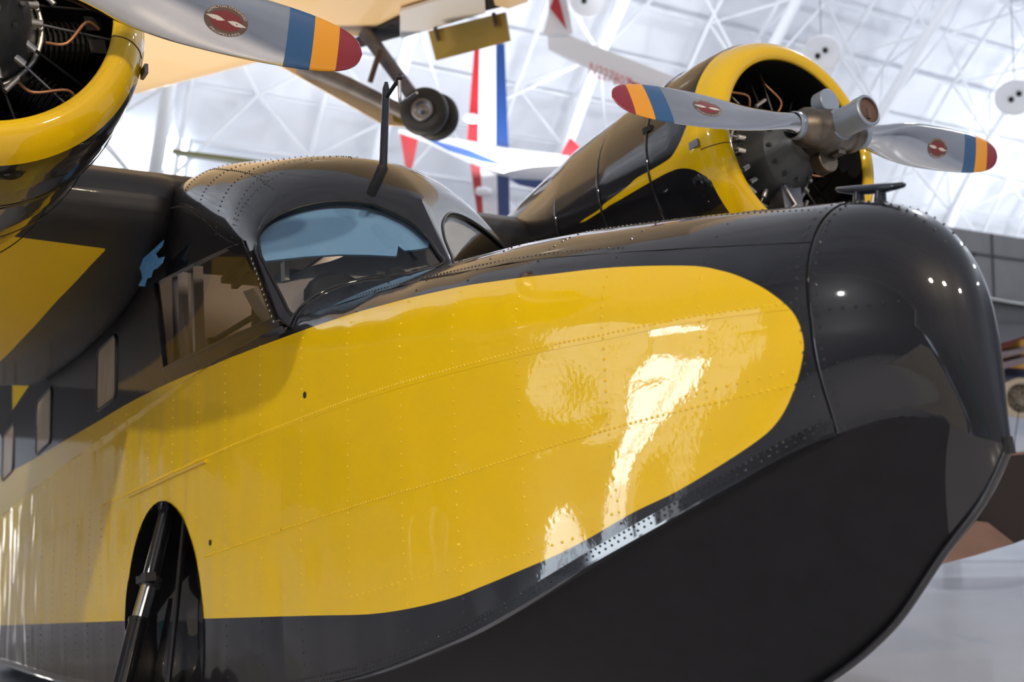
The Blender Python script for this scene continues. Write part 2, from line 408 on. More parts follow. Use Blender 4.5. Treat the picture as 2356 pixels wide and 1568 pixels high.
# cabin (X < about -.7)
CT_T=[(-7,.12),(-4.,.25),(-2.2,.30),(-1.8,.25),(-1.5,.16),(-1.2,.06),(-1.0,-.03),(-.85,-.13),(-.6,-.33)]
CS_T=[(-7,-.25),(-2.6,-.10),(-2.1,-.02),(-1.8,-.08),(-1.5,-.24),(-1.2,-.45),(-1.0,-.54),(-.6,-.56)]
def cab_pars(X):
    w,wc,t,s,c,k=pars(X)
    return w*.985,wc,interp(CT_T,X),interp(CS_T,X),c,k
def cab_y(X,z):
    w,wc,t,s,c,k=cab_pars(X)
    if z>=s:
        u=min(1,(z-s)/max(1e-6,t-s)); return w*(max(0,1-u**2.5))**(1/2.2)
    return min(w+.03*(s-z),side_y(X,z)) if z<-.95 else w*1.0+ (side_y(X,-1.15)-w)*max(0,(s-z)/(s+1.15))

# ------------------------------------------------------------------ the flying boat
boat = tag(empty('flying_boat', (0, 0, HUB), (0, -TH, 0)), 'black twin-engined flying boat with yellow flash along its riveted hull', 'aircraft')
FLASH = [(-7.4,-.559),(-5.663,-.693),(-4.346,-.766),(-3.392,-.816),(-2.784,-.839),(-2.245,-.87),(-1.763,-.904),(-1.353,-.937),(-.897,-.967),(-.731,-.975),(-.534,-.983),(-.394,-.990),(-.216,-1.002),(.043,-1.027),(.398,-1.069),(.626,-1.107),(.828,-1.144),(1.008,-1.178),(1.18,-1.219),(1.338,-1.265),(1.413,-1.298),(1.47,-1.329),(1.54,-1.379),(1.589,-1.427),(1.615,-1.464),(1.629,-1.508),(1.632,-1.55),(1.621,-1.587),(1.601,-1.629),(1.568,-1.679),(1.531,-1.719),(1.482,-1.751),(1.385,-1.791),(1.237,-1.843),(1.114,-1.875),(1.015,-1.906),(.912,-1.938),(.769,-1.976),(.513,-2.027),(.394,-2.048),(.172,-2.066),(-.059,-2.069),(-.336,-2.057),(-.575,-2.046),(-1.467,-2.009),(-2.681,-1.961),(-7.4,-1.79)]
def smooth_poly(P, n=3):
    q = catmull([(x, z, 0) for x, z in P], n); return [(v.x, v.y) for v in q]
FLASH_S = smooth_poly(FLASH) + [(-7.4, -1.0)]
def sdist(P, x, z):
    "signed distance to a closed polygon, positive inside"
    best = 1e9; ins = False; n = len(P)
    for i in range(n):
        ax, az = P[i]; bx, bz = P[(i + 1) % n]
        dx, dz = bx - ax, bz - az; L = dx * dx + dz * dz
        t = max(0, min(1, ((x - ax) * dx + (z - az) * dz) / L)) if L else 0
        d = (x - ax - t * dx) ** 2 + (z - az - t * dz) ** 2
        if d < best: best = d
        if (az > z) != (bz > z) and x < (bx - ax) * (z - az) / (bz - az) + ax: ins = not ins
    d = math.sqrt(best); return d if ins else -d
def yel_hull(v):
    if abs(v.y) < .12 or v.z > -.5 or v.z < -2.2: return -1.0
    return sdist(FLASH_S, v.x, v.z)
Z1 = [(-7.05,-1.255),(-4.1,-1.318),(-1.4,-1.342),(-.5,-1.342),(-.056,-1.348),(.453,-1.365),(.719,-1.377),(1.065,-1.402),(1.36,-1.423),(1.61,-1.454),(1.7,-1.465)]
Z2 = [(-7.05,-1.72),(-1.5,-1.768),(-.863,-1.746),(-.158,-1.722),(.44,-1.703),(.728,-1.685),(1.04,-1.667),(1.353,-1.657),(1.59,-1.654),(1.7,-1.652)]
ZD = [(-.7,-.90),(-.2,-.93),(.352,-1.003),(.547,-1.032),(.74,-1.067),(1.07,-1.145),(1.65,-1.29)]
FRAMES = [1.36, 1.05, .725, .438, .163, -.174, -.52, -.862, -1.21]
PL_N = Vector((.781, -.434, .452)).normalized(); PL_P = Vector((-.45, 0, -.70))
def xfront(y, z):  # windscreen plane, starboard side; y is |y|
    return PL_P.x - (PL_N.y * -y + PL_N.z * (z - PL_P.z)) / PL_N.x
def dent(X, z, sg):
    a = noise.noise(Vector((X * 3.1 + 5, z * 3.1, sg * 3.0))) * .0028
    a += noise.noise(Vector((X * 8.0, z * 6.0, 7 + sg))) * .0010
    k = min(1, max(0, (-.5 - X) / 1.0))
    a += k * noise.noise(Vector((X * 10, z * 1.6, 2.2 + sg))) * .0034 + k * noise.noise(Vector((X * 4.5 + z, z * 2.5, 9 + sg))) * .003
    # oil-canning between the frames
    fx = 0
    for f0, f1 in zip(FRAMES[1:], FRAMES[:-1]):
        if f0 <= X <= f1: fx = math.sin(PI * (X - f0) / (f1 - f0)) ** 2
    zb = [interp(Z1, X), interp(Z2, X)] if -7 < X < 1.65 else [-1.45, -1.66]
    bz = abs(z - zb[0]); bz = min(bz, abs(z - zb[1]))
    a -= .0028 * fx * min(1, bz / .12)
    return a
def hull_pt(X, z, sg, off=0.0):
    return Vector((X, sg * (side_y(X, z) + off + dent(X, z, sg)), z))
def skin(name, xs, zfun, nz, sg, off, cab=False, lap=True):
    "one riveted sheet of the hull side between two seams; its edges turn inwards"
    rows = []
    for X in xs:
        za, zb = zfun(X)
        r = []
        for j in range(nz + 1):
            z = za + (zb - za) * j / nz
            y = (cab_y(X, z) if cab else side_y(X, z)) + off + dent(X, z, sg)
            r.append(Vector((X, sg * y, z)))
        rows.append(r)
    if lap:
        rows = [[Vector((p.x, p.y - sg * .006, p.z)) for p in rows[0]]] + rows + [[Vector((p.x, p.y - sg * .006, p.z)) for p in rows[-1]]]
        rows = [[Vector((r[0].x, r[0].y - sg * .006, r[0].z))] + r + [Vector((r[-1].x, r[-1].y - sg * .006, r[-1].z))] for r in rows]
    mb = MB(); mb.grid(rows, flip=(sg > 0))
    return mb
def frange(a, b, d):
    n = max(1, int(round(abs(b - a) / d))); return [a + (b - a) * i / n for i in range(n + 1)]
def bisect_hole(bm, poly, sg=-1):
    "cut a convex (x,z) outline out of the side of a sheet"
    cx = sum(p[0] for p in poly) / len(poly); cz = sum(p[1] for p in poly) / len(poly)
    rad = max(math.hypot(p[0] - cx, p[1] - cz) for p in poly) + .05
    n = len(poly)
    for i in range(n):
        a, b = poly[i], poly[(i + 1) % n]
        fs = [f for f in bm.faces if math.hypot(f.calc_center_median().x - cx, f.calc_center_median().z - cz) < rad]
        es = {e for f in fs for e in f.edges}; vs = {v for f in fs for v in f.verts}
        nrm = Vector((b[1] - a[1], 0, -(b[0] - a[0])))
        bmesh.ops.bisect_plane(bm, geom=list(vs) + list(es) + fs, plane_co=(a[0], 0, a[1]), plane_no=nrm.normalized(), dist=1e-5)
    dead = [f for f in bm.faces if sdist(poly, f.calc_center_median().x, f.calc_center_median().z) > 0]
    bmesh.ops.delete(bm, geom=dead, context='FACES')
def hole_build(mb, name, mats, parent, holes, yel):
    o = mb.build(name, mats, parent)
    bm = bmesh.new(); bm.from_mesh(o.data)
    for h in holes: bisect_hole(bm, h)
    for e in bm.edges:
        if len(e.link_faces) == 2 and e.calc_face_angle(0) > R(40): e.smooth = False
    for f in bm.faces: f.smooth = True
    bm.to_mesh(o.data); bm.free()
    me = o.data
    at = me.attributes.new('yel', 'FLOAT', 'POINT'); at.data.foreach_set('value', [yel(v.co) for v in me.vertices])
    return o
WELL_C = (-2.085, -2.05, .612)
WELL = [(WELL_C[0] + WELL_C[2] * math.cos(2 * PI * k / 40), WELL_C[1] + WELL_C[2] * math.sin(2 * PI * k / 40)) for k in range(40)]
SIDEWIN = [(-1.035, -.475), (-.735, -.885), (-2.03, -.795), (-2.19, -.33)]
L = M['livery']
XS1 = frange(-.68, 1.05, .0135); XS2 = frange(1.05, 1.65, .0135)
for sg in (-1, 1):
    fine = 1 if sg < 0 else 2
    for xs, o_ in ((XS1[::fine] if fine == 1 else frange(-.68, 1.05, .03), 0.0), (XS2 if fine == 1 else frange(1.05, 1.65, .03), .0012)):
        skin('skin_panel', xs, lambda X: (interp(ZD, X), interp(Z1, X)), 26 // fine, sg, o_ + .0012, ).build('skin_panel', L, boat, yel=yel_hull, angle=40)
        skin('skin_panel', xs, lambda X: (interp(Z1, X), interp(Z2, X)), 24 // fine, sg, o_).build('skin_panel', L, boat, yel=yel_hull, angle=40)
        skin('skin_panel', xs, lambda X: (interp(Z2, X), pars(X)[4]), 34 // fine, sg, o_ + .0012).build('skin_panel', L, boat, yel=yel_hull, angle=40)
# deck panels, from shoulder seam to shoulder seam
def deck_rows(xs, n=26, off=0.0):
    rows = []
    for X in xs:
        w, wc, t, s, c, k = pars(X); zd = interp(ZD, X); u0 = (zd - s) / (t - s)
        th0 = math.asin(min(1, max(0, u0)) ** (2.25 / 2))
        r = []
        for j in range(n + 1):
            a = th0 + (PI / 2 - th0) * j / n; z = s + (t - s) * math.sin(a) ** (2 / 2.25)
            y = side_y(X, z) if j < n else 0.0
            r.append(Vector((X, -y, z + off + .0008 * noise.noise(Vector((X * 5, y * 5, 1))))))
        rows.append(r + [Vector((p.x, -p.y, p.z)) for p in reversed(r[:-1])])
    return rows
for a, b, o_ in ((-.68, 1.05, .001), (1.05, 1.65, .0022)):
    mb = MB(); mb.grid(deck_rows(frange(a, b, .02), 26, o_)); mb.build('deck_panel', M['black'], boat)
# nose cap forward of the double-riveted frame
rows = []
for i in range(49):
    X = 1.65 + (TIP - .0005 - 1.65) * math.sin(PI / 2 * i / 48)
    q = sect(X, 26, 16)
    rows.append([Vector((X, -y, z)) for y, z in reversed(q)] + [Vector((X, y, z)) for y, z in q[1:]])
for r in rows:
    for v in r: v.y *= 1.004
rows.append([Vector((TIP, p.y * .0, p.z)) for p in rows[-1]])
rows.insert(0, [Vector((p.x, p.y * .97, p.z - .006 if p.z > -1.4 else p.z)) for p in rows[0]])
mb = MB(); mb.grid(rows, flip=True); mb.build('nose_cap', M['black'], boat)
# cabin and hull sides aft of the windscreen
XB = frange(0, 1, 1 / 190)
def bx(xf, s): return xf + (-7.2 - xf) * (s ** 1.7)
for sg in (-1, 1):
    step = 1 if sg < 0 else 3
    # sides
    xs = [bx(-.68, s) for s in XB[::step]]
    holes = [WELL] if sg < 0 else []
    for za, zb, n, o_ in ((lambda X: -.93, lambda X: interp(Z1, X), 16, .0012), (lambda X: interp(Z1, X), lambda X: interp(Z2, X), 18, 0.0), (lambda X: interp(Z2, X), lambda X: cab_pars(X)[4], 24, .0012)):
        mb = skin('hull_side', xs, lambda X: (za(X), zb(X)), n, sg, o_, cab=True)
        hole_build(mb, 'skin_panel', M['aft_livery'], boat, holes, yel_hull)
    rows = []
    for s in XB[::step]:
        r = []
        for j in range(17):
            z = -.93 + (-.56 + .93) * j / 16; y = cab_y(-1, z)
            for _ in range(6): X = bx(xfront(y, z), s); z = -.93 + (interp(CS_T, X) + .93) * j / 16; y = cab_y(X, z)
            r.append(Vector((X, sg * (y + .0012), z)))
        rows.append(r)
    mb = MB(); mb.grid(rows, flip=(sg < 0)); hole_build(mb, 'cabin_side', L, boat, [SIDEWIN] if sg < 0 else [], yel_hull)
rows = []
def roof_pt(a, s, sg):
    X = -1.0
    dl = 0.0
    for _ in range(14):
        w, wc, t, sh, c, k = cab_pars(X); z = sh + (t - sh) * math.sin(a) ** (2 / 2.5)
        y = cab_y(X, z) if a < PI / 2 - 1e-6 else 0.0
        y *= 1 - .55 * dl * math.sin(a) ** .5; z = z - dl * (z - sh) * 1.0
        xf = xfront(y, z); X = bx(xf, s)
        u = max(0.0, 1 - (xf - X) / .17); dl = .22 * (1 - math.sqrt(max(0, 1 - u * u * .995)))
    return Vector((X, sg * y, z))
for s in XB:
    r = [roof_pt(PI / 2 * j / 28, s, -1) for j in range(29)]
    rows.append(r + [Vector((p.x, -p.y, p.z)) for p in reversed(r[:-1])])
mb = MB(); mb.grid(rows)
hole_build(mb, 'cabin_roof', M['black'], boat, [], lambda v: -1)
# planing bottom, vee'd and a little hollow
def bottom_pt(X, u):
    w, wc, t, s, c, k = pars(X)
    return wc * (1 - u), c + (k - c) * (u - .16 * math.sin(PI * u) * u * min(1, max(0, wc / .5)))
def xgloss(u): return 1.872 - .125 * u ** 1.3   # the enamel runs round the stem in front of the matte bottom paint
BX = frange(-7.2, 1.3, .1) + frange(1.32, 1.62, .02)
BN = len(BX)
def bottom_row(i, front):
    r = []
    for j in range(29):
        u = 1 - abs(j - 14) / 14; xg = xgloss(u)
        X = xg + (TIP - xg) * i / 16 if front else (BX[i] if i < BN else BX[-1] + (xg - BX[-1]) * (i - BN + 1) / 12)
        y, z = bottom_pt(X, u); r.append(Vector((X, -y if j <= 14 else y, z)))
    return r
mb = MB(); mb.grid([bottom_row(i, False) for i in range(BN + 12)]); mb.build('planing_bottom', M['matte'], boat)
mb = MB(); mb.grid([bottom_row(i, True) for i in range(17)]); mb.build('bow_stem', M['black'], boat)
# keel strip
mb = MB(); mb.tube([(X, 0, pars(X)[5] - .002) for X in frange(-7.0, 1.3, .2) + frange(1.35, 1.94, .03)], .011, 8); mb.build('keel_strip', M['black'], boat)
# chine rails with their riveted flange and lip
for sg in (-1, 1):
    for xa, xb in ((-7.0, -2.70), (-1.475, 1.655)):
        rows = []
        for X in frange(xa, xb, .03):
            c = pars(X)[4]; e = min(1, max(0.05, (1.66 - X) / .05))
            y0 = side_y(X, c + .038) + .006 * e; y1 = pars(X)[1] + .008 * e
            rows.append([Vector((X, sg * (y0 - .008), c + .040)), Vector((X, sg * y0, c + .038)), Vector((X, sg * y1, c + .006)),
                         Vector((X, sg * (y1 + .012 * e), c + .001)), Vector((X, sg * (y1 + .012 * e), c - .004)), Vector((X, sg * (y1 - .03), c - .008))])
        mb = MB(); mb.grid(rows, flip=(sg > 0)); mb.build('chine_rail', M['black'], boat, angle=35)
# rivets
def surf(X, z):
    return side_y(X, z) if X > -.68 else cab_y(X, z)
riv = MB()
def rivet(P, N, r=.0046, h=.0030):
    u = N.orthogonal().normalized(); w = N.cross(u)
    b = [P + (u * math.cos(PI / 3 * k) + w * math.sin(PI / 3 * k)) * r - N * .001 for k in range(6)]
    m_ = [P + (u * math.cos(PI / 3 * k) + w * math.sin(PI / 3 * k)) * r * .72 + N * h * .75 for k in range(6)]
    riv.add(b + m_ + [P + N * h], [(k, (k + 1) % 6, 6 + (k + 1) % 6, 6 + k) for k in range(6)] + [(6 + k, 6 + (k + 1) % 6, 12) for k in range(6)])
def side_rivet(X, z, r=.0046, off=.002, sg=-1):
    y = surf(X, z) + off + dent(X, z, sg)
    e = .004
    Nv = Vector((-(surf(X + e, z) - surf(X - e, z)) / (2 * e), 1, -(surf(X, z + e) - surf(X, z - e)) / (2 * e))).normalized()
    rivet(Vector((X, sg * y, z)), Vector((Nv.x, sg * Nv.y, Nv.z)), r)
def in_well(X, z): return math.hypot(X - WELL_C[0], z - WELL_C[1]) < WELL_C[2] + .02
def col_rivets(X, z0, z1, sp=.036, r=.0046):
    z = z0
    while z > z1:
        if not in_well(X, z): side_rivet(X, z, r)
        z -= sp
def row_rivets(f, x0, x1, sp=.02, r=.0044):
    x = x0
    while x < x1:
        if not in_well(x, f(x)): side_rivet(x, f(x), r)
        x += sp
for X in FRAMES: col_rivets(X, -.97 if X < -.6 else interp(ZT_T, X) - .06, pars(X)[4] + .05, .030 if X == 1.05 else .04)
for X in (-1.55, -1.9, -2.3, -2.7, -2.95, -3.2, -3.5, -3.8, -4.1, -4.5, -4.9, -5.4): col_rivets(X, -.9, -2.15, .042)
for dx in (-.022, .022): col_rivets(1.65 + dx, -1.215, pars(1.65)[4], .027, .0046)
row_rivets(lambda X: interp(Z1, X) + .016, -3.2, 1.63, .0175)
row_rivets(lambda X: interp(Z2, X) + .016, -1.45, 1.63, .0175)
row_rivets(lambda X: interp(Z2, X) + .05, 1.30, 1.63, .03)
row_rivets(lambda X: interp([(-1.2,-2.06),(-.05,-1.997),(.2,-1.976),(.515,-1.96),(.775,-1.94),(.98,-1.904),(1.074,-1.846),(1.1,-1.84)], X), -.2, 1.05, .036)
row_rivets(lambda X: -1.60 - .12 * (X - 1.65), 1.70, 1.86, .028, .004)
row_rivets(lambda X: -1.47 - .10 * (X - 1.65), 1.70, 1.86, .028, .004)
row_rivets(lambda X: interp(ZD, X) + .018, -.3, 1.05, .019)
for k, sp in ((.033, .0165), (.018, .022)):
    x = -1.45
    while x < 1.64:
        c = pars(x)[4]; y0 = side_y(x, c + .038) + .006; y1 = pars(x)[1] + .008; t = (k - .006) / .032
        rivet(Vector((x, -(y1 + (y0 - y1) * t), c + k)), Vector((.2, -1, 0)).normalized(), .0042, .003); x += sp
# deck rivets
def deck_z(X, y):
    w, wc, t, s, c, k = pars(X); return s + (t - s) * (max(0, 1 - min(1, abs(y) / max(w, 1e-4)) ** 2)) ** (1 / 2.25)
def deck_riv(X, y, r=.0042):
    e = .004; z = deck_z(X, y)
    N = Vector((-(deck_z(X + e, y) - deck_z(X - e, y)) / (2 * e), -(deck_z(X, y + e) - deck_z(X, y - e)) / (2 * e), 1)).normalized()
    rivet(Vector((X, y, z)) + N * .0012, N, r)
for y in (-.02, .02, -.12):
    for X in frange(-.38, 1.6, .021): deck_riv(X, y)
for X in FRAMES[:6]:
    for y in frange(-.03, -.30 * (1.9 - X) / 1.4 if X > 1 else -.32, .034): deck_riv(X, y)
for dx in (-.022, .022):
    for y in frange(-.02, -.2, .022): deck_riv(1.65 + dx, y)
for y in (-.035, .035):
    for X in frange(1.68, 1.9, .022): deck_riv(X, y, .0036)
def roof_riv(X, f, r=.0042):
    "f: fraction of the way from the ridge to the shoulder"
    w, wc, t, sh, c, k = cab_pars(X); a = PI / 2 * (1 - f); e = .01
    def P(a_): z = sh + (t - sh) * math.sin(a_) ** (2 / 2.5); return Vector((X, -cab_y(X, z), z))
    p = P(a); q = P(max(.001, a - e)); N = Vector((0, -(p.z - q.z), -(q.y - p.y))).normalized()
    if N.z < 0: N = -N
    rivet(p + N * .001, Vector((.15, N.y, N.z)).normalized(), r)
for X in (-1.12, -1.30, -1.52, -1.75, -1.97):
    for f in frange(.05, .98, .03): roof_riv(X, f)
for f in (.10, .55, .97):
    for X in frange(-2.1, -1.06, .026): roof_riv(X, f)
tag(riv.build('rivets', L, boat, yel=yel_hull), kind='stuff')

# windscreen: two flat panes in a vee, framed, with an arched gasket each
PANE = [(-.88,.653,-.585),(-.925,.644,-.498),(-.943,.624,-.448),(-.945,.578,-.399),(-.933,.517,-.362),(-.906,.438,-.333),(-.867,.353,-.318),(-.821,.273,-.321),(-.766,.197,-.344),(-.699,.13,-.395),(-.632,.076,-.458),(-.562,.040,-.541),(-.529,.034,-.589),(-.5,.030,-.635),(-.472,.026,-.684),(-.521,.143,-.722),(-.569,.259,-.752),(-.619,.393,-.793),(-.653,.505,-.846),(-.685,.600,-.895),(-.753,.625,-.786)]
E1 = (Vector((-.67, -.63, -.925)) - PL_P).normalized()
E2 = PL_N.cross(E1).normalized()
if E2.z < 0: E2 = -E2
def to2(p): d = p - PL_P; return (d.dot(E1), d.dot(E2))
def to3(u, w, off=0): return PL_P + E1 * u + E2 * w + PL_N * off
outer = []
for j in range(12):                       # centre post, upwards
    top = roof_pt(PI / 2, 0, -1); outer.append(PL_P.lerp(Vector((top.x, 0, top.z)), j / 12))
for j in range(30): outer.append(roof_pt(PI / 2 * (1 - j / 30), 0, -1))
for j in range(14):                       # outer edge, downwards
    z = -.56 + (-.93 + .56) * j / 14; y = .65
    for _ in range(4): y = cab_y(xfront(y, z), z)
    outer.append(Vector((xfront(y, z), -y, z)))
for j in range(25):                       # along the deck, back to the post
    y = .63 * (1 - j / 25); z = -.8
    for _ in range(8):
        X = xfront(y, z); w, wc, t, s, c, k = pars(X); z = s + (t - s) * (max(0, 1 - (min(y, w * .999) / w) ** 2)) ** (1 / 2.25) - .004
    outer.append(Vector((xfront(y, z), -y, z)))
O2 = [to2(p) for p in outer]
I2 = [to2(Vector((x, -y, z))) for x, y, z in PANE]
I2 = [(v.x, v.y) for v in catmull([(a, b, 0) for a, b in I2 + I2[:1]], 4)][:-1]
ccx = sum(p[0] for p in I2) / len(I2); ccy = sum(p[1] for p in I2) / len(I2)
def raycast2(P, a):
    dx, dy = math.cos(a), math.sin(a); best = 0
    for i in range(len(P)):
        (x1, y1), (x2, y2) = P[i], P[(i + 1) % len(P)]
        ex, ey = x2 - x1, y2 - y1; den = dx * ey - dy * ex
        if abs(den) < 1e-12: continue
        t = ((x1 - ccx) * ey - (y1 - ccy) * ex) / den; s_ = ((x1 - ccx) * dy - (y1 - ccy) * dx) / den
        if t > 0 and -1e-9 <= s_ <= 1 + 1e-9: best = max(best, t)
    return (ccx + dx * best, ccy + dy * best)
NA2 = 150
PANE_FLIP = -1
ang = [2 * PI * k / NA2 for k in range(NA2)]
ro = [raycast2(O2, a) for a in ang]; ri = [raycast2(I2, a) for a in ang]
def mir(v, sg): return Vector((v.x, v.y * -sg, v.z))
for sg in (-1, 1):
    mb = MB()
    rows = [[mir(to3(*p, .0), sg) for p in ro], [mir(to3(*[a + (b - a) * .35 for a, b in zip(p, q)], .004), sg) for p, q in zip(ro, ri)], [mir(to3(*p, .003), sg) for p in ri], [mir(to3(*p, -.02), sg) for p in ri]]
    mb.grid(rows, flip=(sg > 0), closed=True)
    fr = mb.build('windscreen_frame', M['black'], boat, angle=40)
    mb = MB(); lp = [mir(to3(*p, .003), sg) for p in ri]
    mb.tube(lp + lp[:2], .008, 8, caps=False); mb.build('window_gasket', M['gasket'], fr)
    mb = MB(); pv = [mir(to3(*p, -.004), sg) for p in ri] + [mir(to3(ccx, ccy, -.004), sg)]
    mb.add(pv, [(k, (k + 1) % NA2, NA2) if PANE_FLIP * sg < 0 else ((k + 1) % NA2, k, NA2) for k in range(NA2)])
    tag(mb.build('windscreen_pane', M['glass'], boat, smooth=False), 'starboard windscreen pane, pale blue sheet behind' if sg < 0 else 'port windscreen pane seen edge-on')
# pale blue sheet set behind the upper starboard pane, the dark coaming below
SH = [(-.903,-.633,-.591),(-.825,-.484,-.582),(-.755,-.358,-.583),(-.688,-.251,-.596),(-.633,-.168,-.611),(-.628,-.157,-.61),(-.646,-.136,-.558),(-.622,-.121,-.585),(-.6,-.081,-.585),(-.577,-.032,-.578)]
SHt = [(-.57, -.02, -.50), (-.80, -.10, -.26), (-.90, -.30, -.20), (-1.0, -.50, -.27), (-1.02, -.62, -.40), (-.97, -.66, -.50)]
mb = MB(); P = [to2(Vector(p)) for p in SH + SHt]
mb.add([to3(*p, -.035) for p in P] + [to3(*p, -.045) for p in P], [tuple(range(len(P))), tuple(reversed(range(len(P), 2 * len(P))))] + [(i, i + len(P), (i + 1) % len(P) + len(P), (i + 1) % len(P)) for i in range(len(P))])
mb.build('pane_sheet', M['blue_sheet'], boat, smooth=False)
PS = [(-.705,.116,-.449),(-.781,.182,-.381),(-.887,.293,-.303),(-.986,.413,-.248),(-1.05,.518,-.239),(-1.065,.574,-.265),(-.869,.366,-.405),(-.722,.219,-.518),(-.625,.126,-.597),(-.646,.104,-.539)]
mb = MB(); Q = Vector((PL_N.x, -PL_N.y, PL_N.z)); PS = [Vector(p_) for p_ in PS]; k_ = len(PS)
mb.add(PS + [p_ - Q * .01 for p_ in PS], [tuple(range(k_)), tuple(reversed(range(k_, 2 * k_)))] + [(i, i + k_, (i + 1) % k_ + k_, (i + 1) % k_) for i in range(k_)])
tag(mb.build('pane_sheet', M['white_sheet'], boat, smooth=False), 'white sheet behind the port windscreen pane')
mb = MB()
rows = []
for i in range(13):
    u = -.02 + .80 * i / 12; r = []
    for j in range(9):
        w = -.06 + .50 * j / 8
        r.append(to3(u, w, -.10 - .10 * j / 8 + .03 * noise.noise(Vector((u * 6, w * 6, 3)))))
    rows.append(r)
mb.grid(rows); cm = mb.build('instrument_coaming', M['coaming'], boat)
for (u, w, a, b) in ((.20, .13, .05, .035), (.34, .10, .07, .03), (.47, .16, .12, .035), (.12, .10, .03, .05)):
    mb = MB(); mb.lathe(to3(u, w, -.09), PL_N, [(-.03, a * .9), (.0, a), (.015, a * .7), (.02, 0)], 14)
    o = mb.build('instrument_hood', M['rubber'], cm)
# moulding along the foot of the windscreen, and the side post with its screws
for sg in (-1, 1):
    base = [mir(p + PL_N * .006, sg) for p in outer[-25:]]
    mb = MB(); mb.tube(base, .007, 8); mb.build('windscreen_moulding', M['black'], boat)
    mb = MB(); mb.tube([p + Vector((.03, 0, -.014)) for p in base], .005, 8); mb.build('windscreen_moulding', M['black'], boat)
    # post
    edge = [mir(p, sg) for p in outer[42:57]]
    mb = MB(); rows = [[e + Vector((.004, sg * .004, 0)), e + Vector((-.012, sg * .008, .002)), e + Vector((-.052, sg * .007, .004)), e + Vector((-.054, 0, .004))] for e in edge]
    mb.grid(rows, flip=(sg > 0)); mb.build('window_post', M['black'], boat, angle=40)
    mb = MB()
    for e in edge[1:]: mb.lathe(e + Vector((-.03, sg * .0075, .003)), (0, sg, 0), [(0, .006), (.002, .005), (.003, 0)], 6)
    tag(mb.build('post_screws', M['boss'], boat), kind='stuff')
# side window: glass, frame and the cockpit seen through it
def cabp(x, z, off): return Vector((x, -(cab_y(x, z) + off), z))
def strip_along(poly, wdt, off, name, m_):
    n = len(poly); mb = MB(); cx = sum(p[0] for p in poly) / n; cz = sum(p[1] for p in poly) / n
    rows = []
    for i in range(n):
        for t in (0, .25, .5, .75):
            a, b = poly[i], poly[(i + 1) % n]; x, z = a[0] + (b[0] - a[0]) * t, a[1] + (b[1] - a[1]) * t
            d = math.hypot(x - cx, z - cz); ex, ez = x + (x - cx) / d * wdt, z + (z - cz) / d * wdt
            rows.append([cabp(ex, ez, 0), cabp(ex, ez, off), cabp(x, z, off), cabp(x, z, -.025)])
    rows.append(rows[0]); mb.grid(rows); return mb.build(name, m_, boat, angle=30)
sw = strip_along(SIDEWIN, .022, .006, 'side_window_frame', M['black'])
mb = MB(); mb.add([cabp(x, z, -.006) for x, z in SIDEWIN], [(3, 2, 1, 0)]); mb.build('side_window_pane', M['glass'], sw, smooth=False)
mb = MB(); mb.box((-1.78, .12, -.62), (1.3, .02, .86)); mb.box((-2.4, -.25, -.62), (.02, .8, .9)); mb.box((-1.5, -.3, -1.05), (1.9, .62, .02)); mb.build('cockpit_lining', M['beige'], boat, smooth=False)
mb = MB(); mb.box((-2.13, -.60, -.62), (.10, .05, .66)); mb.build('cockpit_pillar', M['beige2'], boat, smooth=False)
mb = MB(); mb.box((-1.98, -.56, -.62), (.035, .05, .66)); mb.build('cockpit_pillar', M['beige'], boat, smooth=False)
mb = MB(); mb.tube([(-1.83, -.50, -.95), (-1.98, -.50, -.66)], .022, 8); mb.tube([(-1.98, -.48, -.66), (-1.35, -.44, -.66)], .014, 8); mb.box((-1.22, -.46, -.70), (.34, .10, .17), rot=Matrix.Rotation(R(8), 3, 'Y')); mb.box((-1.07, -.46, -.62), (.10, .08, .08)); mb.build('control_yoke', M['rubber'], boat, smooth=False)
mb = MB(); mb.box((-1.6, -.30, -.36), (.7, .3, .03)); mb.box((-1.55, -.42, -.42), (.6, .03, .02)); mb.build('roof_instrument_panel', M['case'], boat, smooth=False)
mb = MB(); mb.box((-1.00, -.50, -.60), (.045, .02, .085)); mb.build('placard', M['decal_white'], boat, smooth=False)
ld = bpy.data.lights.new('cockpit_fill_light', 'POINT'); ld.energy = 3.0; ld.color = (1, .88, .78); ld.shadow_soft_size = .06  # light added inside the cockpit to brighten the view through its windows
lo = bpy.data.objects.new('cockpit_fill_light', ld); COL.objects.link(lo); lo.parent = boat; lo.location = (-1.75, -.15, -.30)
# cabin windows with drawn curtains
def cab_window(x0, x1, z0, z1):
    pl = []
    r = .05
    for cx, cz, a0 in ((x1 - r, z1 - r, 0), (x0 + r, z1 - r, 90), (x0 + r, z0 + r, 180), (x1 - r, z0 + r, 270)):
        for k in range(5): a = R(a0 + 22.5 * k); pl.append((cx + r * math.cos(a), cz + r * math.sin(a)))
    n = len(pl); mb = MB()
    mb.add([cabp(x, z, .0035) for x, z in pl], [tuple(reversed(range(n)))])
    w_ = mb.build('cabin_window', M['curtain'], boat, smooth=False)
    mb = MB(); lp = [cabp(x, z, .003) for x, z in pl]; mb.tube(lp + lp[:2], .009, 6, caps=False); mb.build('window_gasket', M['gasket'], w_)
cab_window(-3.36, -2.93, -.76, -.40); cab_window(-5.28, -4.72, -.70, -.32); cab_window(-7.0, -6.4, -.64, -.26)
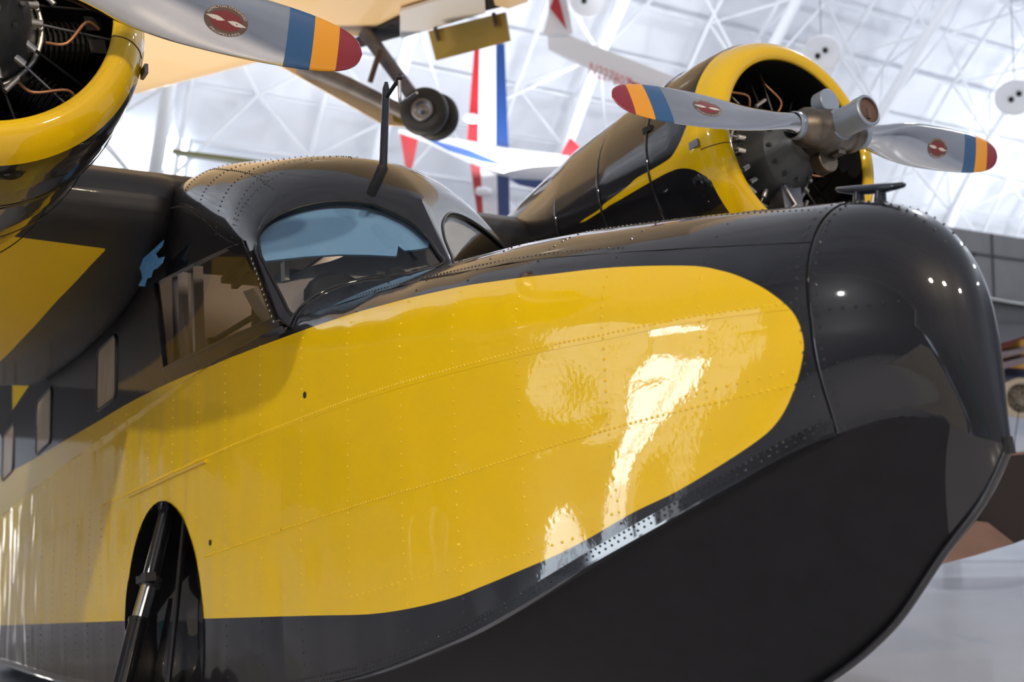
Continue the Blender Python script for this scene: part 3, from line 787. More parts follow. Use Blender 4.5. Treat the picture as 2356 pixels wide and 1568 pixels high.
# pressed bead on the hull side, drain holes
mb = MB(); mb.tube([hull_pt(x, interp(Z1, x) - .004, -1, .004) + Vector((0, 0, 0)) for x in frange(-2.62, -1.424, .05)], .011, 8, flat=.8); mb.build('stiffener_bead', L, boat, yel=yel_hull)
for x, z in ((-.492, -1.246), (-1.372, -1.701)):
    mb = MB(); p = hull_pt(x, z, -1, .002); mb.lathe(p, (0, -1, 0), [(0, .013), (.0022, .012), (.0026, 0)], 12); mb.build('drain_plug', M['dark'], boat)
# wheel well sunk in the hull side
mb = MB(); mb.lathe((WELL_C[0], -.745, WELL_C[1]), (0, 1, 0), [(0, WELL_C[2]), (.06, WELL_C[2] - .004), (.36, WELL_C[2] - .03), (.40, WELL_C[2] - .08), (.40, 0)], 56)
mb.build('wheel_well', M['black'], boat)
rows = []
for i in range(25):                       # curved fairing of the leg inside the well
    a = -1.25 + 2.1 * i / 24
    rows.append([Vector((WELL_C[0] + .20 + .30 * math.cos(a) * .8, -.66 + .26 * j / 6, WELL_C[1] - .10 + .55 * math.sin(a))) for j in range(7)])
mb = MB(); mb.grid(rows, flip=True); mb.build('well_fairing', M['black'], boat)
# main gear leg
lg = None
pA, pB, pC, pD = Vector((-2.24, -.65, -1.45)), Vector((-2.227, -.75, -1.80)), Vector((-2.20, -.81, -1.97)), Vector((-2.144, -.90, -2.247)); pE = pD + (pD - pC) * 1.6
mb = MB(); mb.tube([pA, pB], .040, 14); lg = mb.build('landing_gear_leg', M['black'], boat, angle=50)
mb = MB(); mb.tube([pB - (pC - pB) * .06, pC + (pC - pB) * .4], .037, 16); mb.build('chrome_piston', M['chrome'], lg, angle=50)
mb = MB(); mb.tube([pC, pC.lerp(pD, .06), pC.lerp(pD, .06), pE], [.050, .050, .046, .050], 16); mb.build('strut_cylinder', M['black'], lg, angle=40)
mb = MB(); mb.tube([pB - (pC - pB) * .12, pB + (pC - pB) * .12], .052, 14); mb.box(pB + Vector((.05, -.02, .02)), (.07, .05, .04)); mb.box(pB + Vector((-.055, -.02, .015)), (.05, .05, .035)); mb.build('strut_collar', M['rubber'], lg, angle=40)
mb = MB(); mb.tube([pA + Vector((.10, .06, 0)), Vector((-1.9, -.78, -2.35))], .016, 8); mb.tube([Vector((-1.78, -.55, -1.62)), Vector((-1.72, -.62, -2.45))], .012, 8); mb.build('drag_link', M['black'], lg)
# main wheel standing on the floor, below the well
def world_to_air(v):
    v = Vector(v) - Vector((0, 0, HUB)); c, s = math.cos(TH), math.sin(TH)
    return Vector((v.x * c + v.z * s, v.y, -v.x * s + v.z * c))
def wheel_profile(rad, wd): return [(-wd * .28, 0), (-wd * .30, rad * .30), (-wd * .42, rad * .42), (-wd * .46, rad * .55), (-wd * .5, rad * .72), (-wd * .44, rad * .88), (-wd * .25, rad * .975), (0, rad), (wd * .25, rad * .975), (wd * .44, rad * .88), (wd * .5, rad * .72), (wd * .46, rad * .55), (wd * .42, rad * .42), (wd * .30, rad * .30), (wd * .28, 0)]
for sg in (-1, 1):
    cxw = Vector((-1.72, sg * 1.10, .36)); ca = world_to_air(cxw)
    mb = MB(); mb.lathe(ca, (0, 1, 0), wheel_profile(.36, .22), 36); w_ = mb.build('main_wheel', M['rubber'], boat)
    mb = MB(); mb.lathe(ca + Vector((0, sg * .075, 0)), (0, sg, 0), [(0, .14), (.012, .13), (.016, .05), (.03, .045), (.03, 0)], 20); mb.build('wheel_hub', M['steel'], w_)
    if sg < 0: mb = MB(); mb.tube([pE, Vector((ca.x, -.98, ca.z)), Vector((ca.x, -1.05, ca.z))], .045, 12); mb.build('axle_stub', M['black'], lg)
    else: mb = MB(); mb.tube([Vector((-2.2, .65, -1.6)), Vector((ca.x, .98, ca.z)), Vector((ca.x, 1.05, ca.z))], .045, 12); mb.build('landing_gear_leg', M['black'], boat)
ta = world_to_air((-9.6, 0, .17))
# tail end of the hull, fin and tail wheel (behind the frame edge, kept plain)
mb = MB(); rows = []
for i in range(13):
    X = -7.18 - 2.3 * i / 12; f = 1 - .75 * i / 12; w, wc, t, s, c, k = pars(-7.2); w *= f
    zt_ = -.15 + .1 * i / 12; zb_ = -2.25 + 1.3 * i / 12
    rows.append([Vector((X, w * math.sin(a), (zt_ + zb_) / 2 + (zt_ - zb_) / 2 * math.cos(a))) for a in [2 * PI * j / 24 for j in range(24)]])
mb.grid(rows, closed=True); mb.add(rows[-1], [tuple(range(24))]); mb.build('tail_cone', M['black'], boat)
mb = MB(); mb.prism([(-8.0, -.2), (-9.6, -.2), (-9.7, 1.5), (-9.1, 1.6), (-8.7, 1.2)], .12, 0, Matrix(((1, 0, 0, 0), (0, 0, -1, .06), (0, 1, 0, 0), (0, 0, 0, 1)))); mb.build('tail_fin', M['yellow'], boat, smooth=False)
mb = MB(); mb.lathe(ta, (0, 1, 0), wheel_profile(.17, .12), 24); tw = mb.build('tail_wheel', M['rubber'], boat)
mb = MB(); mb.tube([ta + Vector((0, .09, 0)), ta + Vector((.15, .09, .5)), ta + Vector((.25, 0, 1.0))], .03, 8); mb.build('wheel_fork', M['black'], tw)

# wing
UP = [(-1.87, .02), (-1.90, .10), (-1.98, .17), (-2.2, .26), (-2.8, .32), (-3.6, .22), (-4.4, -.02), (-5.0, -.25)]
LO = [(-1.885, -.06), (-1.93, -.12), (-2.04, -.18), (-2.35, -.28), (-2.87, -.35), (-3.56, -.36), (-4.4, -.31), (-5.0, -.26)]
def zlo(x):
    return interp(sorted(LO), x)
loop = [(v.x, v.y) for v in catmull([(x, z, 0) for x, z in reversed(UP)], 5)] + [(v.x, v.y) for v in catmull([(x, z, 0) for x, z in LO], 5)]
WING_IN = [(-5.0, 1.14), (-3.96, 1.137), (-3.41, 1.135), (-3.0, 1.119), (-2.68, 1.096), (-2.44, 1.059), (-2.24, 1.018), (-2.09, .97), (-1.9, .90)]
def yel_wing(v):
    if v.z > zlo(min(-1.9, max(-5, v.x))) + .04: return -1.
    y = abs(v.y); a = -2.09 - v.x + .063 * (y - .97); b = y - interp(WING_IN, v.x)
    return min(a, b, 4.9 + v.x)
for sg in (-1, 1):
    ys = frange(.0, .6, .15) + frange(.62, .82, .02) + frange(.84, 1.9, .022 if sg < 0 else .1) + frange(2.0, 7.4, .4)
    rows = []
    for y in ys:
        k = 1 if y < 3 else 1 - .45 * ((y - 3) / 4.4) ** 1.3
        e = 1.0 if y > .80 else max(.0, 1 - ((.80 - y) / .13) ** 2) ** .5
        rows.append([Vector((-2.9 + (x + 2.9) * k * (1 - (.12 * min(1, max(0, (.22 - z) / .2)) if x > -2.9 else .0) * (1 - e)), sg * y, -.04 + .025 * max(0, y - 3.6) + (z + .04) * k * (1 - .13 * max(0, y - 3)) * (1 - (.0 if z > 0 else .35) * (1 - e)))) for x, z in loop])
    # refine the underside chordwise so that the paint edge stays crisp
    rows = [[p for a, b in zip(r[:-1], r[1:]) for p in (a, a.lerp(b, .33), a.lerp(b, .67))] + [r[-1]] for r in rows]
    mb = MB(); mb.grid(rows, flip=(sg < 0)); mb.add(rows[-1], [tuple(range(len(rows[-1])))])
    mb.build('wing', M['wing_livery'], boat, yel=yel_wing, angle=50)
# strip of blue tape stuck on the root edge of the wing
mb = MB(); vs = []; fs = []
tp = [(-1.809, -0.226), (-1.998, -0.223), (-2.252, -0.211), (-2.2, -0.261), (-2.164, -0.313), (-2.228, -0.333), (-2.144, -0.361), (-2.096, -0.335), (-2.014, -0.35), (-1.997, -0.319), (-1.917, -0.335), (-1.824, -0.337), (-1.808, -0.309), (-1.899, -0.292), (-1.926, -0.259), (-1.839, -0.247)]
vs = [Vector((x, -.775 - .003 * (i % 3), z)) for i, (x, z) in enumerate(tp)]
mb.add(vs + [v + Vector((0, .004, 0)) for v in vs], [tuple(reversed(range(len(vs))))] + [(i, (i + 1) % len(vs), (i + 1) % len(vs) + len(vs), i + len(vs)) for i in range(len(vs))])
mb.build('masking_tape', M['tape'], boat, smooth=False)

# ------------------------------------------------------------------ nacelles, engines, propellers
SP_UP = [(-1.42, -10), (-1.1, -8), (-.82, -6), (-.72, -4.5), (-.60, -4.8), (-.47, -4.5), (-.40, -1.0), (-.35, 4), (-.31, 12), (-.29, 24), (-.28, 40)]
SP_LO = [(-1.42, -10.2), (-.98, -10), (-.76, -9.8), (-.55, -9.8), (-.44, -10.5), (-.36, -13), (-.30, -18), (-.26, -26), (-.245, -40), (-.24, -60)]
NPROF = [(-.275, .575), (-.30, .588), (-.36, .597), (-.45, .603), (-.6, .603), (-1.0, .59), (-1.5, .55), (-2.0, .475), (-2.8, .35), (-3.6, .21), (-4.3, .06), (-4.4, 0)]
ETR = 1.867
def text_mesh(s_):
    cu_ = bpy.data.curves.new('text', 'FONT'); cu_.body = s_; cu_.size = 1.0; cu_.resolution_u = 2
    o = bpy.data.objects.new('text', cu_); COL.objects.link(o)
    dg = bpy.context.evaluated_depsgraph_get(); me = o.evaluated_get(dg).to_mesh()
    vs = [v.co.copy() for v in me.vertices]; fs = [tuple(p.vertices) for p in me.polygons]
    o.evaluated_get(dg).to_mesh_clear(); bpy.data.objects.remove(o); bpy.data.curves.remove(cu_)
    w = max(v.x for v in vs); return vs, fs, w
TXT = {t: text_mesh(t) for t in ('HAMILTON STANDARD', 'PROPELLERS')}
BR = 1.2954
CH = [(0.0, .115), (.18, .115), (.26, .122), (.36, .150), (.5, .195), (.65, .218), (.8, .222), (.95, .216), (1.08, .200), (1.17, .174), (1.23, .142), (1.265, .105), (1.285, .062), (1.2954, .004)]
TK = [(0.0, .115), (.18, .112), (.26, .098), (.36, .070), (.5, .046), (.65, .034), (.8, .027), (1.0, .019), (1.2, .012), (1.28, .008), (1.2954, .002)]
def blade_frame(r):
    b = math.atan2(.33, max(r, .18)) if r > .30 else math.atan2(.33, .30) * 1.0
    b = min(b, R(48))
    return b
def blade_pt(r, u, side):
    "u in -1..1 across the chord (+1 leading edge), side +1 the cambered front"
    c = interp(CH, r); t = interp(TK, r); rd = min(1, max(0, (.40 - r) / .2))
    th = math.acos(max(-1, min(1, u)))
    ell = math.sin(th)
    nn = ell * t / 2 if side > 0 else -ell * t / 2 * (.25 + .75 * rd)
    nn *= (1.4 - .4 * rd) if side > 0 else 1
    cc = u * c / 2 + .04 * c * (1 - rd) * -1 * .5
    return cc, nn
def blade(parent_pos, a, T, parent):
    X = Vector((1, 0, 0))
    def W(r, u, side, off=0):
        cc, nn = blade_pt(r, u, side); b = blade_frame(r)
        return parent_pos + a * r + (T * math.cos(b) + X * math.sin(b)) * cc + (X * math.cos(b) - T * math.sin(b)) * (nn + off)
    rs = frange(.10, .5, .02) + frange(.52, 1.2, .02) + [BR - 3 * .098, BR - 2 * .098, BR - .098] + frange(1.21, 1.2954, .0085)
    rs = sorted(set(round(x, 5) for x in rs)); n = 18
    mb = MB(); rows = []
    for r in rs:
        rows.append([W(r, math.cos(PI * k / n), 1) for k in range(n + 1)] + [W(r, math.cos(PI * (n - k) / n), -1) for k in range(1, n)])
    b0 = 0
    for i in range(len(rs) - 1):
        q = MB(); mid = (rs[i] + rs[i + 1]) / 2
        mi = 3 if mid > BR - .098 else 2 if mid > BR - .196 else 1 if mid > BR - .294 else 0
        q.grid([rows[i], rows[i + 1]], mi, closed=True); mb.add(q.v, q.f, mi)
    o = mb.build('propeller_blade', [M['alu'], M['band_blue'], M['band_orange'], M['band_red']], parent)
    bm = bmesh.new(); bm.from_mesh(o.data); bmesh.ops.remove_doubles(bm, verts=bm.verts, dist=1e-5); bmesh.ops.recalc_face_normals(bm, faces=bm.faces); bm.to_mesh(o.data); bm.free()
    # maker's emblem, printed flat on the front face
    rc = .778
    def onb(dr, dc, off):
        r = rc + dr; c = interp(CH, r); return W(r, max(-.98, min(.98, dc / (c / 2))), 1, off)
    A_, B_ = .078, .052
    def disc(sa, sb, off, mi, mbx):
        vs = [onb(0, 0, off)]; fs = []
        for j in range(1, 5):
            for k in range(36): th = 2 * PI * k / 36; vs.append(onb(sa * j / 4 * math.cos(th), sb * j / 4 * math.sin(th), off))
        fs += [(0, 1 + k, 1 + (k + 1) % 36) for k in range(36)]
        for j in range(3):
            for k in range(36): q0 = 1 + j * 36; fs.append((q0 + k, q0 + 36 + k, q0 + 36 + (k + 1) % 36, q0 + (k + 1) % 36))
        mbx.add(vs, fs, mi)
    mbx = MB(); disc(A_, B_, .0008, 0, mbx); disc(A_ * .74, B_ * .64, .0011, 1, mbx)
    for s_ in (-1, 1):
        pl = [(.004, 0), (.02, .006), (.035, .0085), (.052, .006), (.074, 0), (.052, -.006), (.035, -.0085), (.02, -.006)]
        mbx.add([onb(s_ * x, y - s_ * x * .10, .0014) for x, y in pl], [tuple(range(8))], 2)
        mbx.add([onb(s_ * (.038 + .0028 * math.cos(PI / 3 * k)), -.0038 + .0028 * math.sin(PI / 3 * k), .0017) for k in range(6)], [tuple(range(6))], 0)
    for t_, sg_, span in (('HAMILTON STANDARD', 1, 2.5), ('PROPELLERS', -1, 1.7)):
        vs, fs, w = TXT[t_]; h = .0115
        out = []
        for v in vs:
            f = v.x / w - .5; y = v.y * h
            if sg_ > 0: th = PI / 2 - f * span; k = 1 - (.155 - y / B_ * .9); 
            else: th = -PI / 2 + f * span; k = 1 - (.045 + y / B_ * .9) * 1.0
            out.append(onb(A_ * k * math.cos(th), B_ * k * math.sin(th), .0013))
        mbx.add(out, fs, 2)
    e_ = mbx.build('blade_emblem', [M['decal_brown'], M['decal_red'], M['decal_white']], o, smooth=False)
    return o
def yel_nac(sgn):
    def f(v):
        y, z = v.y - sgn * ETR, v.z
        ph = math.degrees(math.atan2(z, -y * sgn))        # 0 on the inboard side, + upwards
        if ph < -110: ph += 360
        up = sorted((a, b) for b, a in [(q[1], q[0]) for q in SP_UP]); lo = sorted((q[0], q[1]) for q in SP_LO)
        ring = v.x + .275
        if v.x > -1.42 and abs(ph) < 60:
            u_ = interp(up, v.x) if v.x < -.28 else 60; l_ = interp(lo, v.x) if v.x < -.24 else -60
            d = min((u_ - ph), (ph - l_)) * PI / 180 * .6
            return max(d, ring) if ph > -40 else ring
        return ring
    return f
for sgn, phi in ((1, .037), (-1, -.058)):
    c0 = Vector((0, sgn * ETR, 0))
    # cowl nose ring
    lip = [(-.205, .4535), (-.196, .453), (-.187, .459), (-.180, .473), (-.178, .494), (-.187, .518), (-.207, .540), (-.235, .560), (-.275, .576)]
    lp = [(v.x, v.y) for v in catmull([(a, b, 0) for a, b in lip], 4)]
    mb = MB(); mb.lathe(c0, (1, 0, 0), lp, 96); cw = mb.build('cowl_ring', M['yellow'], boat)
    bm = bmesh.new(); bm.from_mesh(cw.data); bmesh.ops.recalc_face_normals(bm, faces=bm.faces); bm.to_mesh(cw.data); bm.free()
    a_ = R(-100) if sgn < 0 else R(97)
    mb = MB(); mb.tube([c0 + Vector((x, math.sin(-a_) * (r + .0006), math.cos(a_) * (r + .0006))) for x, r in lp], .0022, 5); mb.build('cowl_joint', M['dark'], cw)
    mb = MB(); p = c0 + Vector((-.30, math.sin(-a_ + .06 * sgn) * .588, math.cos(a_ - .06) * .588)); mb.box(p, (.06, .012, .035)); mb.build('cowl_latch', M['steel'], cw, smooth=False)
    # shell aft of the ring
    pr = []
    for (x0, r0), (x1, r1) in zip(NPROF[:-1], NPROF[1:]):
        n = max(1, int(abs(x1 - x0) / (.022 if x0 > -1.5 else .12)))
        pr += [(x0 + (x1 - x0) * i / n, r0 + (r1 - r0) * i / n) for i in range(n)]
    pr.append(NPROF[-1])
    mb = MB(); mb.lathe(c0, (1, 0, 0), pr, 160)
    mb.v = [(v[0], v[1], v[2] + max(0, -.6 - v[0]) * .03 + (.0015 * noise.noise(Vector((v[0] * 7, v[1] * 7, v[2] * 7))))) for v in mb.v]
    nc = mb.build('nacelle_shell', L, boat, yel=yel_nac(sgn))
    bm = bmesh.new(); bm.from_mesh(nc.data); bmesh.ops.recalc_face_normals(bm, faces=bm.faces); bm.to_mesh(nc.data); bm.free()
    mb = MB()
    for x in (-.62, -1.05, -1.5): mb.lathe(c0, (1, 0, 0), [(x, interp(sorted(NPROF), x) + .002), (x - .004, interp(sorted(NPROF), x) + .006), (x - .012, interp(sorted(NPROF), x) + .006), (x - .016, interp(sorted(NPROF), x) + .002)], 90)
    mb.build('cowl_band', M['black'], nc)
    mb = MB(); mb.box(c0 + Vector((-.62, -sgn * .575, .17)), (.06, .03, .03)); mb.build('cowl_fastener', M['dark'], nc, smooth=False)
    if sgn < 0 or True:
        mb = MB(); mb.lathe(c0, (1, 0, 0), [(-.204, .4535), (-.23, .462), (-.30, .49), (-.50, .545), (-.74, .575), (-.76, .50), (-.76, 0)], 64); mb.build('cowl_liner', M['dark'], cw)
    # engine
    mb = MB(); mb.lathe(c0, (1, 0, 0), [(-.72, .25), (-.44, .25), (-.40, .245), (-.36, .225), (-.31, .205), (-.25, .17), (-.20, .125), (-.165, .10), (-.15, .092), (-.10, .085), (-.09, .075), (0, .07)], 40)
    for k in range(12):
        a = 2 * PI * k / 12; mb.tube([c0 + Vector((-.245, .165 * math.sin(a), .165 * math.cos(a))), c0 + Vector((-.225, .165 * math.sin(a), .165 * math.cos(a)))], .010, 6)
    eng = mb.build('radial_engine', M['case'], boat, angle=40)
    mb = MB(); mb.lathe(c0, (1, 0, 0), [(-.44, .262), (-.40, .270), (-.385, .262), (-.40, .250)], 40); mb.build('ignition_ring', M['boss'], eng)
    mb = MB(); mb.box(c0 + Vector((-.33, 0, -.25)), (.10, .13, .16)); mb.tube([c0 + Vector((-.28, -.05, -.18)), c0 + Vector((-.27, .0, -.28)), c0 + Vector((-.28, -.10, -.36)), c0 + Vector((-.33, -.20, -.40))], .012, 8); mb.build('oil_sump', M['steel'], eng, angle=40)
    cyl = None
    for k in range(9):
        a = 2 * PI * k / 9; d = Vector((0, math.sin(a), math.cos(a))); tv = Vector((0, math.cos(a), -math.sin(a)))
        if cyl is None:
            mb = MB(); pf = [(.20, .07)]
            for i in range(10): h = .27 + i * .019; pf += [(h, .064), (h + .003, .086), (h + .008, .086), (h + .011, .064)]
            pf += [(.475, .07), (.50, .05), (.505, 0)]
            mb.lathe((0, 0, 0), (0, 0, 1), pf, 18); mb.box((.05, -.045, .475), (.09, .055, .06)); mb.box((.05, .045, .475), (.09, .055, .06))
            cyl = mb.build('engine_cylinder', M['fin'], eng, smooth=False); o = cyl
        else:
            o = cyl.copy(); COL.objects.link(o); o.parent = eng
        o.matrix_local = Matrix.Translation(c0 + Vector((-.60, 0, 0))) @ Matrix.Rotation(-a, 4, 'X')
        for s_ in (-1, 1):
            b0 = c0 + Vector((-.36, 0, 0)) + d * .235 + tv * .035 * s_; b1 = c0 + Vector((-.43, 0, 0)) + d * .50 + tv * .055 * s_
            mb = MB(); mb.tube([b0, b1], .0062, 6); mb.build('pushrod_tube', M['steel'] if s_ > 0 else M['fin'], eng)
            mb = MB(); mb.tube([b0 + Vector((.01, 0, 0)) - d * .028, b0 + d * .012], .015, 8); mb.build('tappet_boss', M['boss'], eng)
        # ignition lead
        p0 = c0 + Vector((-.39, 0, 0)) + d * .262 + tv * .09; p3 = c0 + Vector((-.40, 0, 0)) + d * .455 + tv * .03
        q = catmull([p0, p0 + d * .06 + Vector((.03, 0, 0)) + tv * .015, p3 - d * .05 + Vector((.03, 0, 0)) - tv * .01, p3], 5)
        mb = MB(); mb.tube(q, .0065, 6); mb.build('ignition_lead', M['copper'], eng)
        if k % 2 == 0:
            mb = MB(); mb.tube([c0 + Vector((-.35, 0, 0)) + d * .26 - tv * .09, c0 + Vector((-.34, 0, 0)) + d * .30 - tv * .03], .011, 7); mb.build('intercylinder_pipe', M['boss'], eng)
    # hub with its piston cylinder and counterweights
    a = Vector((0, math.cos(phi), math.sin(phi))); T = Vector((0, -math.sin(phi), math.cos(phi)))
    mb = MB(); mb.lathe(c0, a, [(-.205, 0), (-.205, .066), (-.19, .074), (-.165, .092), (-.13, .096), (-.12, .088), (-.07, .098), (0, .104), (.07, .098), (.12, .088), (.13, .096), (.165, .092), (.19, .074), (.205, .066), (.205, 0)], 28)
    mb.lathe(c0, (1, 0, 0), [(-.12, .085), (-.08, .11), (.03, .105), (.06, .085), (.07, 0)], 28)
    for k in range(8):
        b = 2 * PI * k / 8 + .2; mb.tube([c0 + Vector((-.02, .118 * math.cos(b), .104 * math.sin(b))), c0 + Vector((.03, .118 * math.cos(b), .104 * math.sin(b)))], .009, 6)
    hub = mb.build('propeller_hub', M['hub'], boat, angle=40)
    mb = MB(); mb.lathe(c0, (1, 0, 0), [(.05, .074), (.055, .078), (.085, .078), (.088, .071), (.20, .071), (.203, .076), (.248, .076), (.252, .070), (.252, .062)], 32); mb.build('piston_cylinder', M['satin'], hub, angle=40)
    mb = MB(); mb.lathe(c0, (1, 0, 0), [(.252, .062), (.238, .060), (.236, .03), (.240, .026), (.240, 0)], 24); mb.box(c0 + Vector((.242, .004, -.012)), (.012, .018, .05)); mb.build('piston_plug', M['rust'], hub, angle=40)
    for s_ in (-1, 1):
        cc_ = c0 + T * s_ * .128 - a * s_ * .012 + Vector((0 if s_ > 0 else -.09, 0, 0))
        mb = MB(); mb.lathe(cc_, (1, 0, 0), [(-.015, 0), (-.015, .058), (-.01, .063), (.05, .063), (.055, .058), (.055, 0)], 28)
        mb.box(c0 + T * s_ * .085 + a * (-s_) * .04 + Vector((.0, 0, 0)), (.05, .05, .07)); mb.build('counterweight', M['satin'] if s_ > 0 else M['hub'], hub, angle=40)
        mb = MB(); mb.lathe(c0 + a * s_ * .19, a * s_, [(0, .060), (.01, .066), (.045, .066), (.05, .060)], 24); mb.build('blade_clamp', M['satin'], hub, angle=40)
    blade(c0, a, T, boat); blade(c0, -a, -T, boat)

# ------------------------------------------------------------------ mast on the cabin roof, mooring cleat
b0, b1 = Vector((-.640, -.235, -.315)), Vector((-.545, -.235, -.262)); top = Vector((-.465, -.235, .085))
mb = MB(); mb.tube([b0 + Vector((-.03, 0, -.02)), b0, b1, b1.lerp(top, .02)], [.022, .024, .023, .018], 12); mast = mb.build('mast_boot', M['rubber'], boat)
mb = MB(); mb.tube([b1, b1.lerp(top, .92)], [.0175, .0155], 12); mb.tube([b1.lerp(top, .92), top], [.0155, .007], 10); mb.build('pitot_mast', M['cleat'], mast)
j = b1.lerp(top, .86)
mb = MB(); mb.tube([j + Vector((-.01, 0, -.02)), Vector((-.345, -.235, .052))], .0085, 8); mb.lathe((-.345, -.235, .052), (1, 0, .3), [(-.012, 0), (-.01, .012), (.01, .012), (.012, 0)], 10); mb.build('mast_arm', M['gasket'], mast)
mb = MB(); mb.tube(catmull([(-.352, -.235, .045), (-.358, -.235, -.035), (-.345, -.235, -.058), (-.33, -.235, -.062), (-.215, -.235, -.073)], 5), .0075, 8); mb.build('pitot_tube', M['steel'], mast)
ck = empty('bow_cleat', (0, 0, 0), parent=boat)
nrm = Vector((.22, 0, 1)).normalized(); ax = Vector((1, 0, -.30)).normalized()
cc_ = Vector((1.683, 0, -1.136))
mb = MB()
prof = [(-.112, .004), (-.106, .008), (-.08, .0105), (-.05, .0135), (0, .015), (.05, .0135), (.08, .0105), (.106, .008), (.112, .004)]
rows = [[cc_ + ax * d + nrm * (.006 * (abs(d) / .112) ** 2 + r * .9 * math.sin(2 * PI * k / 12)) + Vector((0, 1, 0)) * r * 1.3 * math.cos(2 * PI * k / 12) for k in range(12)] for d, r in prof]
mb.grid(rows, flip=True, closed=True); mb.add(rows[0], [tuple(range(12))]); mb.add(rows[-1], [tuple(range(12))])
mb.build('cleat_horn', M['cleat'], ck)
for s_ in (-1, 1):
    p = cc_ + ax * s_ * .035
    mb = MB(); mb.tube([p, p - nrm * .012, p - nrm * .034, p - nrm * .041], [.017, .014, .016, .024], 10); mb.box(p - nrm * .046 + ax * .004 * s_, (.055, .05, .008), rot=Matrix.Rotation(R(15), 3, 'Y'))
    mb.build('cleat_foot', M['cleat'], ck, angle=40)
    for t in (-.018, .018):
        mb = MB(); q = p - nrm * .043 + ax * t * 1.1; mb.lathe(q, nrm, [(0, .007), (.008, .006), (.009, 0)], 6); mb.build('cleat_bolt', M['cleat'], ck, smooth=False)
# lug on the stem
mb = MB(); mb.box((1.945, 0, -1.845), (.022, .020, .04)); mb.build('stem_lug', M['dark'], boat, smooth=False)
CR_EDGE = [(-11.7, 0.8, 6.0), (-10.77, 1.21, 6.0), (-8.32, 2.33, 6.0), (-7.43, 2.65, 6.0), (-6.75, 3.02, 6.0), (-5.7, 3.4, 6.0), (-5.23, 3.59, 6.0), (-4.7, 3.78, 6.0)]
CR_BAY = [(-7.49, 2.6, 5.98), (-6.25, 2.76, 5.98), (-6.74, 3.02, 5.98), (-7.47, 2.74, 5.98)]
CR_BAY2 = [(-5.4, 3.18, 5.98), (-5.14, 3.26, 5.98), (-5.43, 3.49, 5.98), (-5.67, 3.38, 5.98)]
CR_DOOR = [(-6.05, 2.66, 5.97), (-5.09, 3.02, 5.97), (-5.64, 3.37, 5.97), (-6.71, 3.01, 5.97)]
CR_FAIR = [(-5.15, 3.14, 5.96), (-4.79, 3.35, 5.96), (-5.16, 3.54, 5.96), (-5.41, 3.48, 5.96), (-5.4, 3.33, 5.96)]
CR_FLAP = [(-6.35, 3.13, 5.93), (-5.5, 3.5, 5.93), (-5.42, 3.5, 5.63), (-6.32, 3.2, 5.64)]
CR_LEG = [(-6.81, 2.65, 5.98), (-6.61, 3.08, 5.35), (-6.57, 3.16, 5.2)]
CR_BRACE = [(-7.19, 2.12, 5.64), (-6.94, 2.53, 5.44), (-6.65, 3.05, 5.15)]
CR_LINK = [(-6.61, 2.73, 5.74), (-6.69, 2.66, 5.42)]
CR_STRIP = [(-7.4, 1.97, 5.67), (-7.22, 2.25, 5.66), (-6.71, 3.13, 5.17), (-6.71, 3.16, 5.04), (-6.87, 2.89, 5.07)]
CR_GOLD = [(-6.78, 2.94, 5.24), (-6.68, 3.11, 5.16), (-6.68, 3.14, 5.03), (-6.78, 2.97, 5.09)]
CR_WA = (-6.25, 3.04, 5.07)
CR_WB = (-6.41, 3.25, 5.09)
CR_WR = 0.243
AE_RU = [(-22.89, 13.46, 12.61), (-22.82, 13.57, 12.61), (-23.05, 13.67, 9.95), (-23.21, 13.41, 9.95)]
AE_WU = [(-22.82, 13.57, 12.61), (-22.59, 13.94, 12.61), (-22.8, 14.06, 9.95), (-23.05, 13.67, 9.95)]
AE_BU = [(-22.59, 13.94, 12.61), (-22.46, 14.13, 12.61), (-22.62, 14.35, 9.95), (-22.8, 14.06, 9.95)]
AE_RL = [(-23.2, 13.43, 9.95), (-23.04, 13.69, 9.95), (-23.15, 13.92, 7.64), (-23.21, 13.81, 7.64)]
AE_WL = [(-23.04, 13.69, 9.95), (-22.8, 14.07, 9.95), (-22.94, 14.24, 7.64), (-23.15, 13.92, 7.64)]
AE_BL = [(-22.8, 14.07, 9.95), (-22.61, 14.36, 9.95), (-22.78, 14.5, 7.64), (-22.94, 14.24, 7.64)]
AE_FUS = [(-24.16, 11.87, 10.28), (-23.76, 12.54, 10.09), (-23.25, 13.38, 9.78), (-22.78, 14.18, 9.49), (-22.29, 14.97, 9.32), (-21.89, 15.61, 9.31)]
AE_R = [0.046, 0.128, 0.278, 0.383, 0.441, 0.371]
AE_STRIPE = [(-23.38, 11.82, 10.08), (-23.0, 12.45, 9.83), (-22.6, 13.13, 9.6), (-22.02, 14.11, 9.15), (-22.44, 13.44, 9.3), (-22.9, 12.65, 9.6)]
AE_BELLY = [(-22.19, 14.08, 8.89), (-21.61, 15.0, 8.83), (-21.66, 14.98, 8.55), (-22.05, 14.33, 8.72)]
AE_FIN = [(-24.15, 11.89, 10.24), (-23.89, 12.31, 10.15), (-24.03, 12.23, 9.38), (-24.1, 12.15, 9.18), (-24.14, 12.05, 9.38)]
AE_RED = (-21.78, 15.74, 9.55)
AE_REDT = [(-21.56, 15.62, 10.07), (-21.44, 15.86, 9.78), (-21.47, 15.92, 9.15), (-21.71, 15.55, 9.1), (-21.71, 15.45, 9.67)]
AE_BULGE = [(-22.75, 13.3, 10.51), (-22.73, 13.66, 8.59)]
WH_WING = [(-17.0, 11.79, 10.93), (-16.8, 12.13, 10.78), (-15.56, 14.24, 9.82), (-15.17, 14.89, 9.58), (-15.21, 14.92, 9.07), (-15.8, 13.95, 9.28), (-17.02, 11.84, 10.46)]
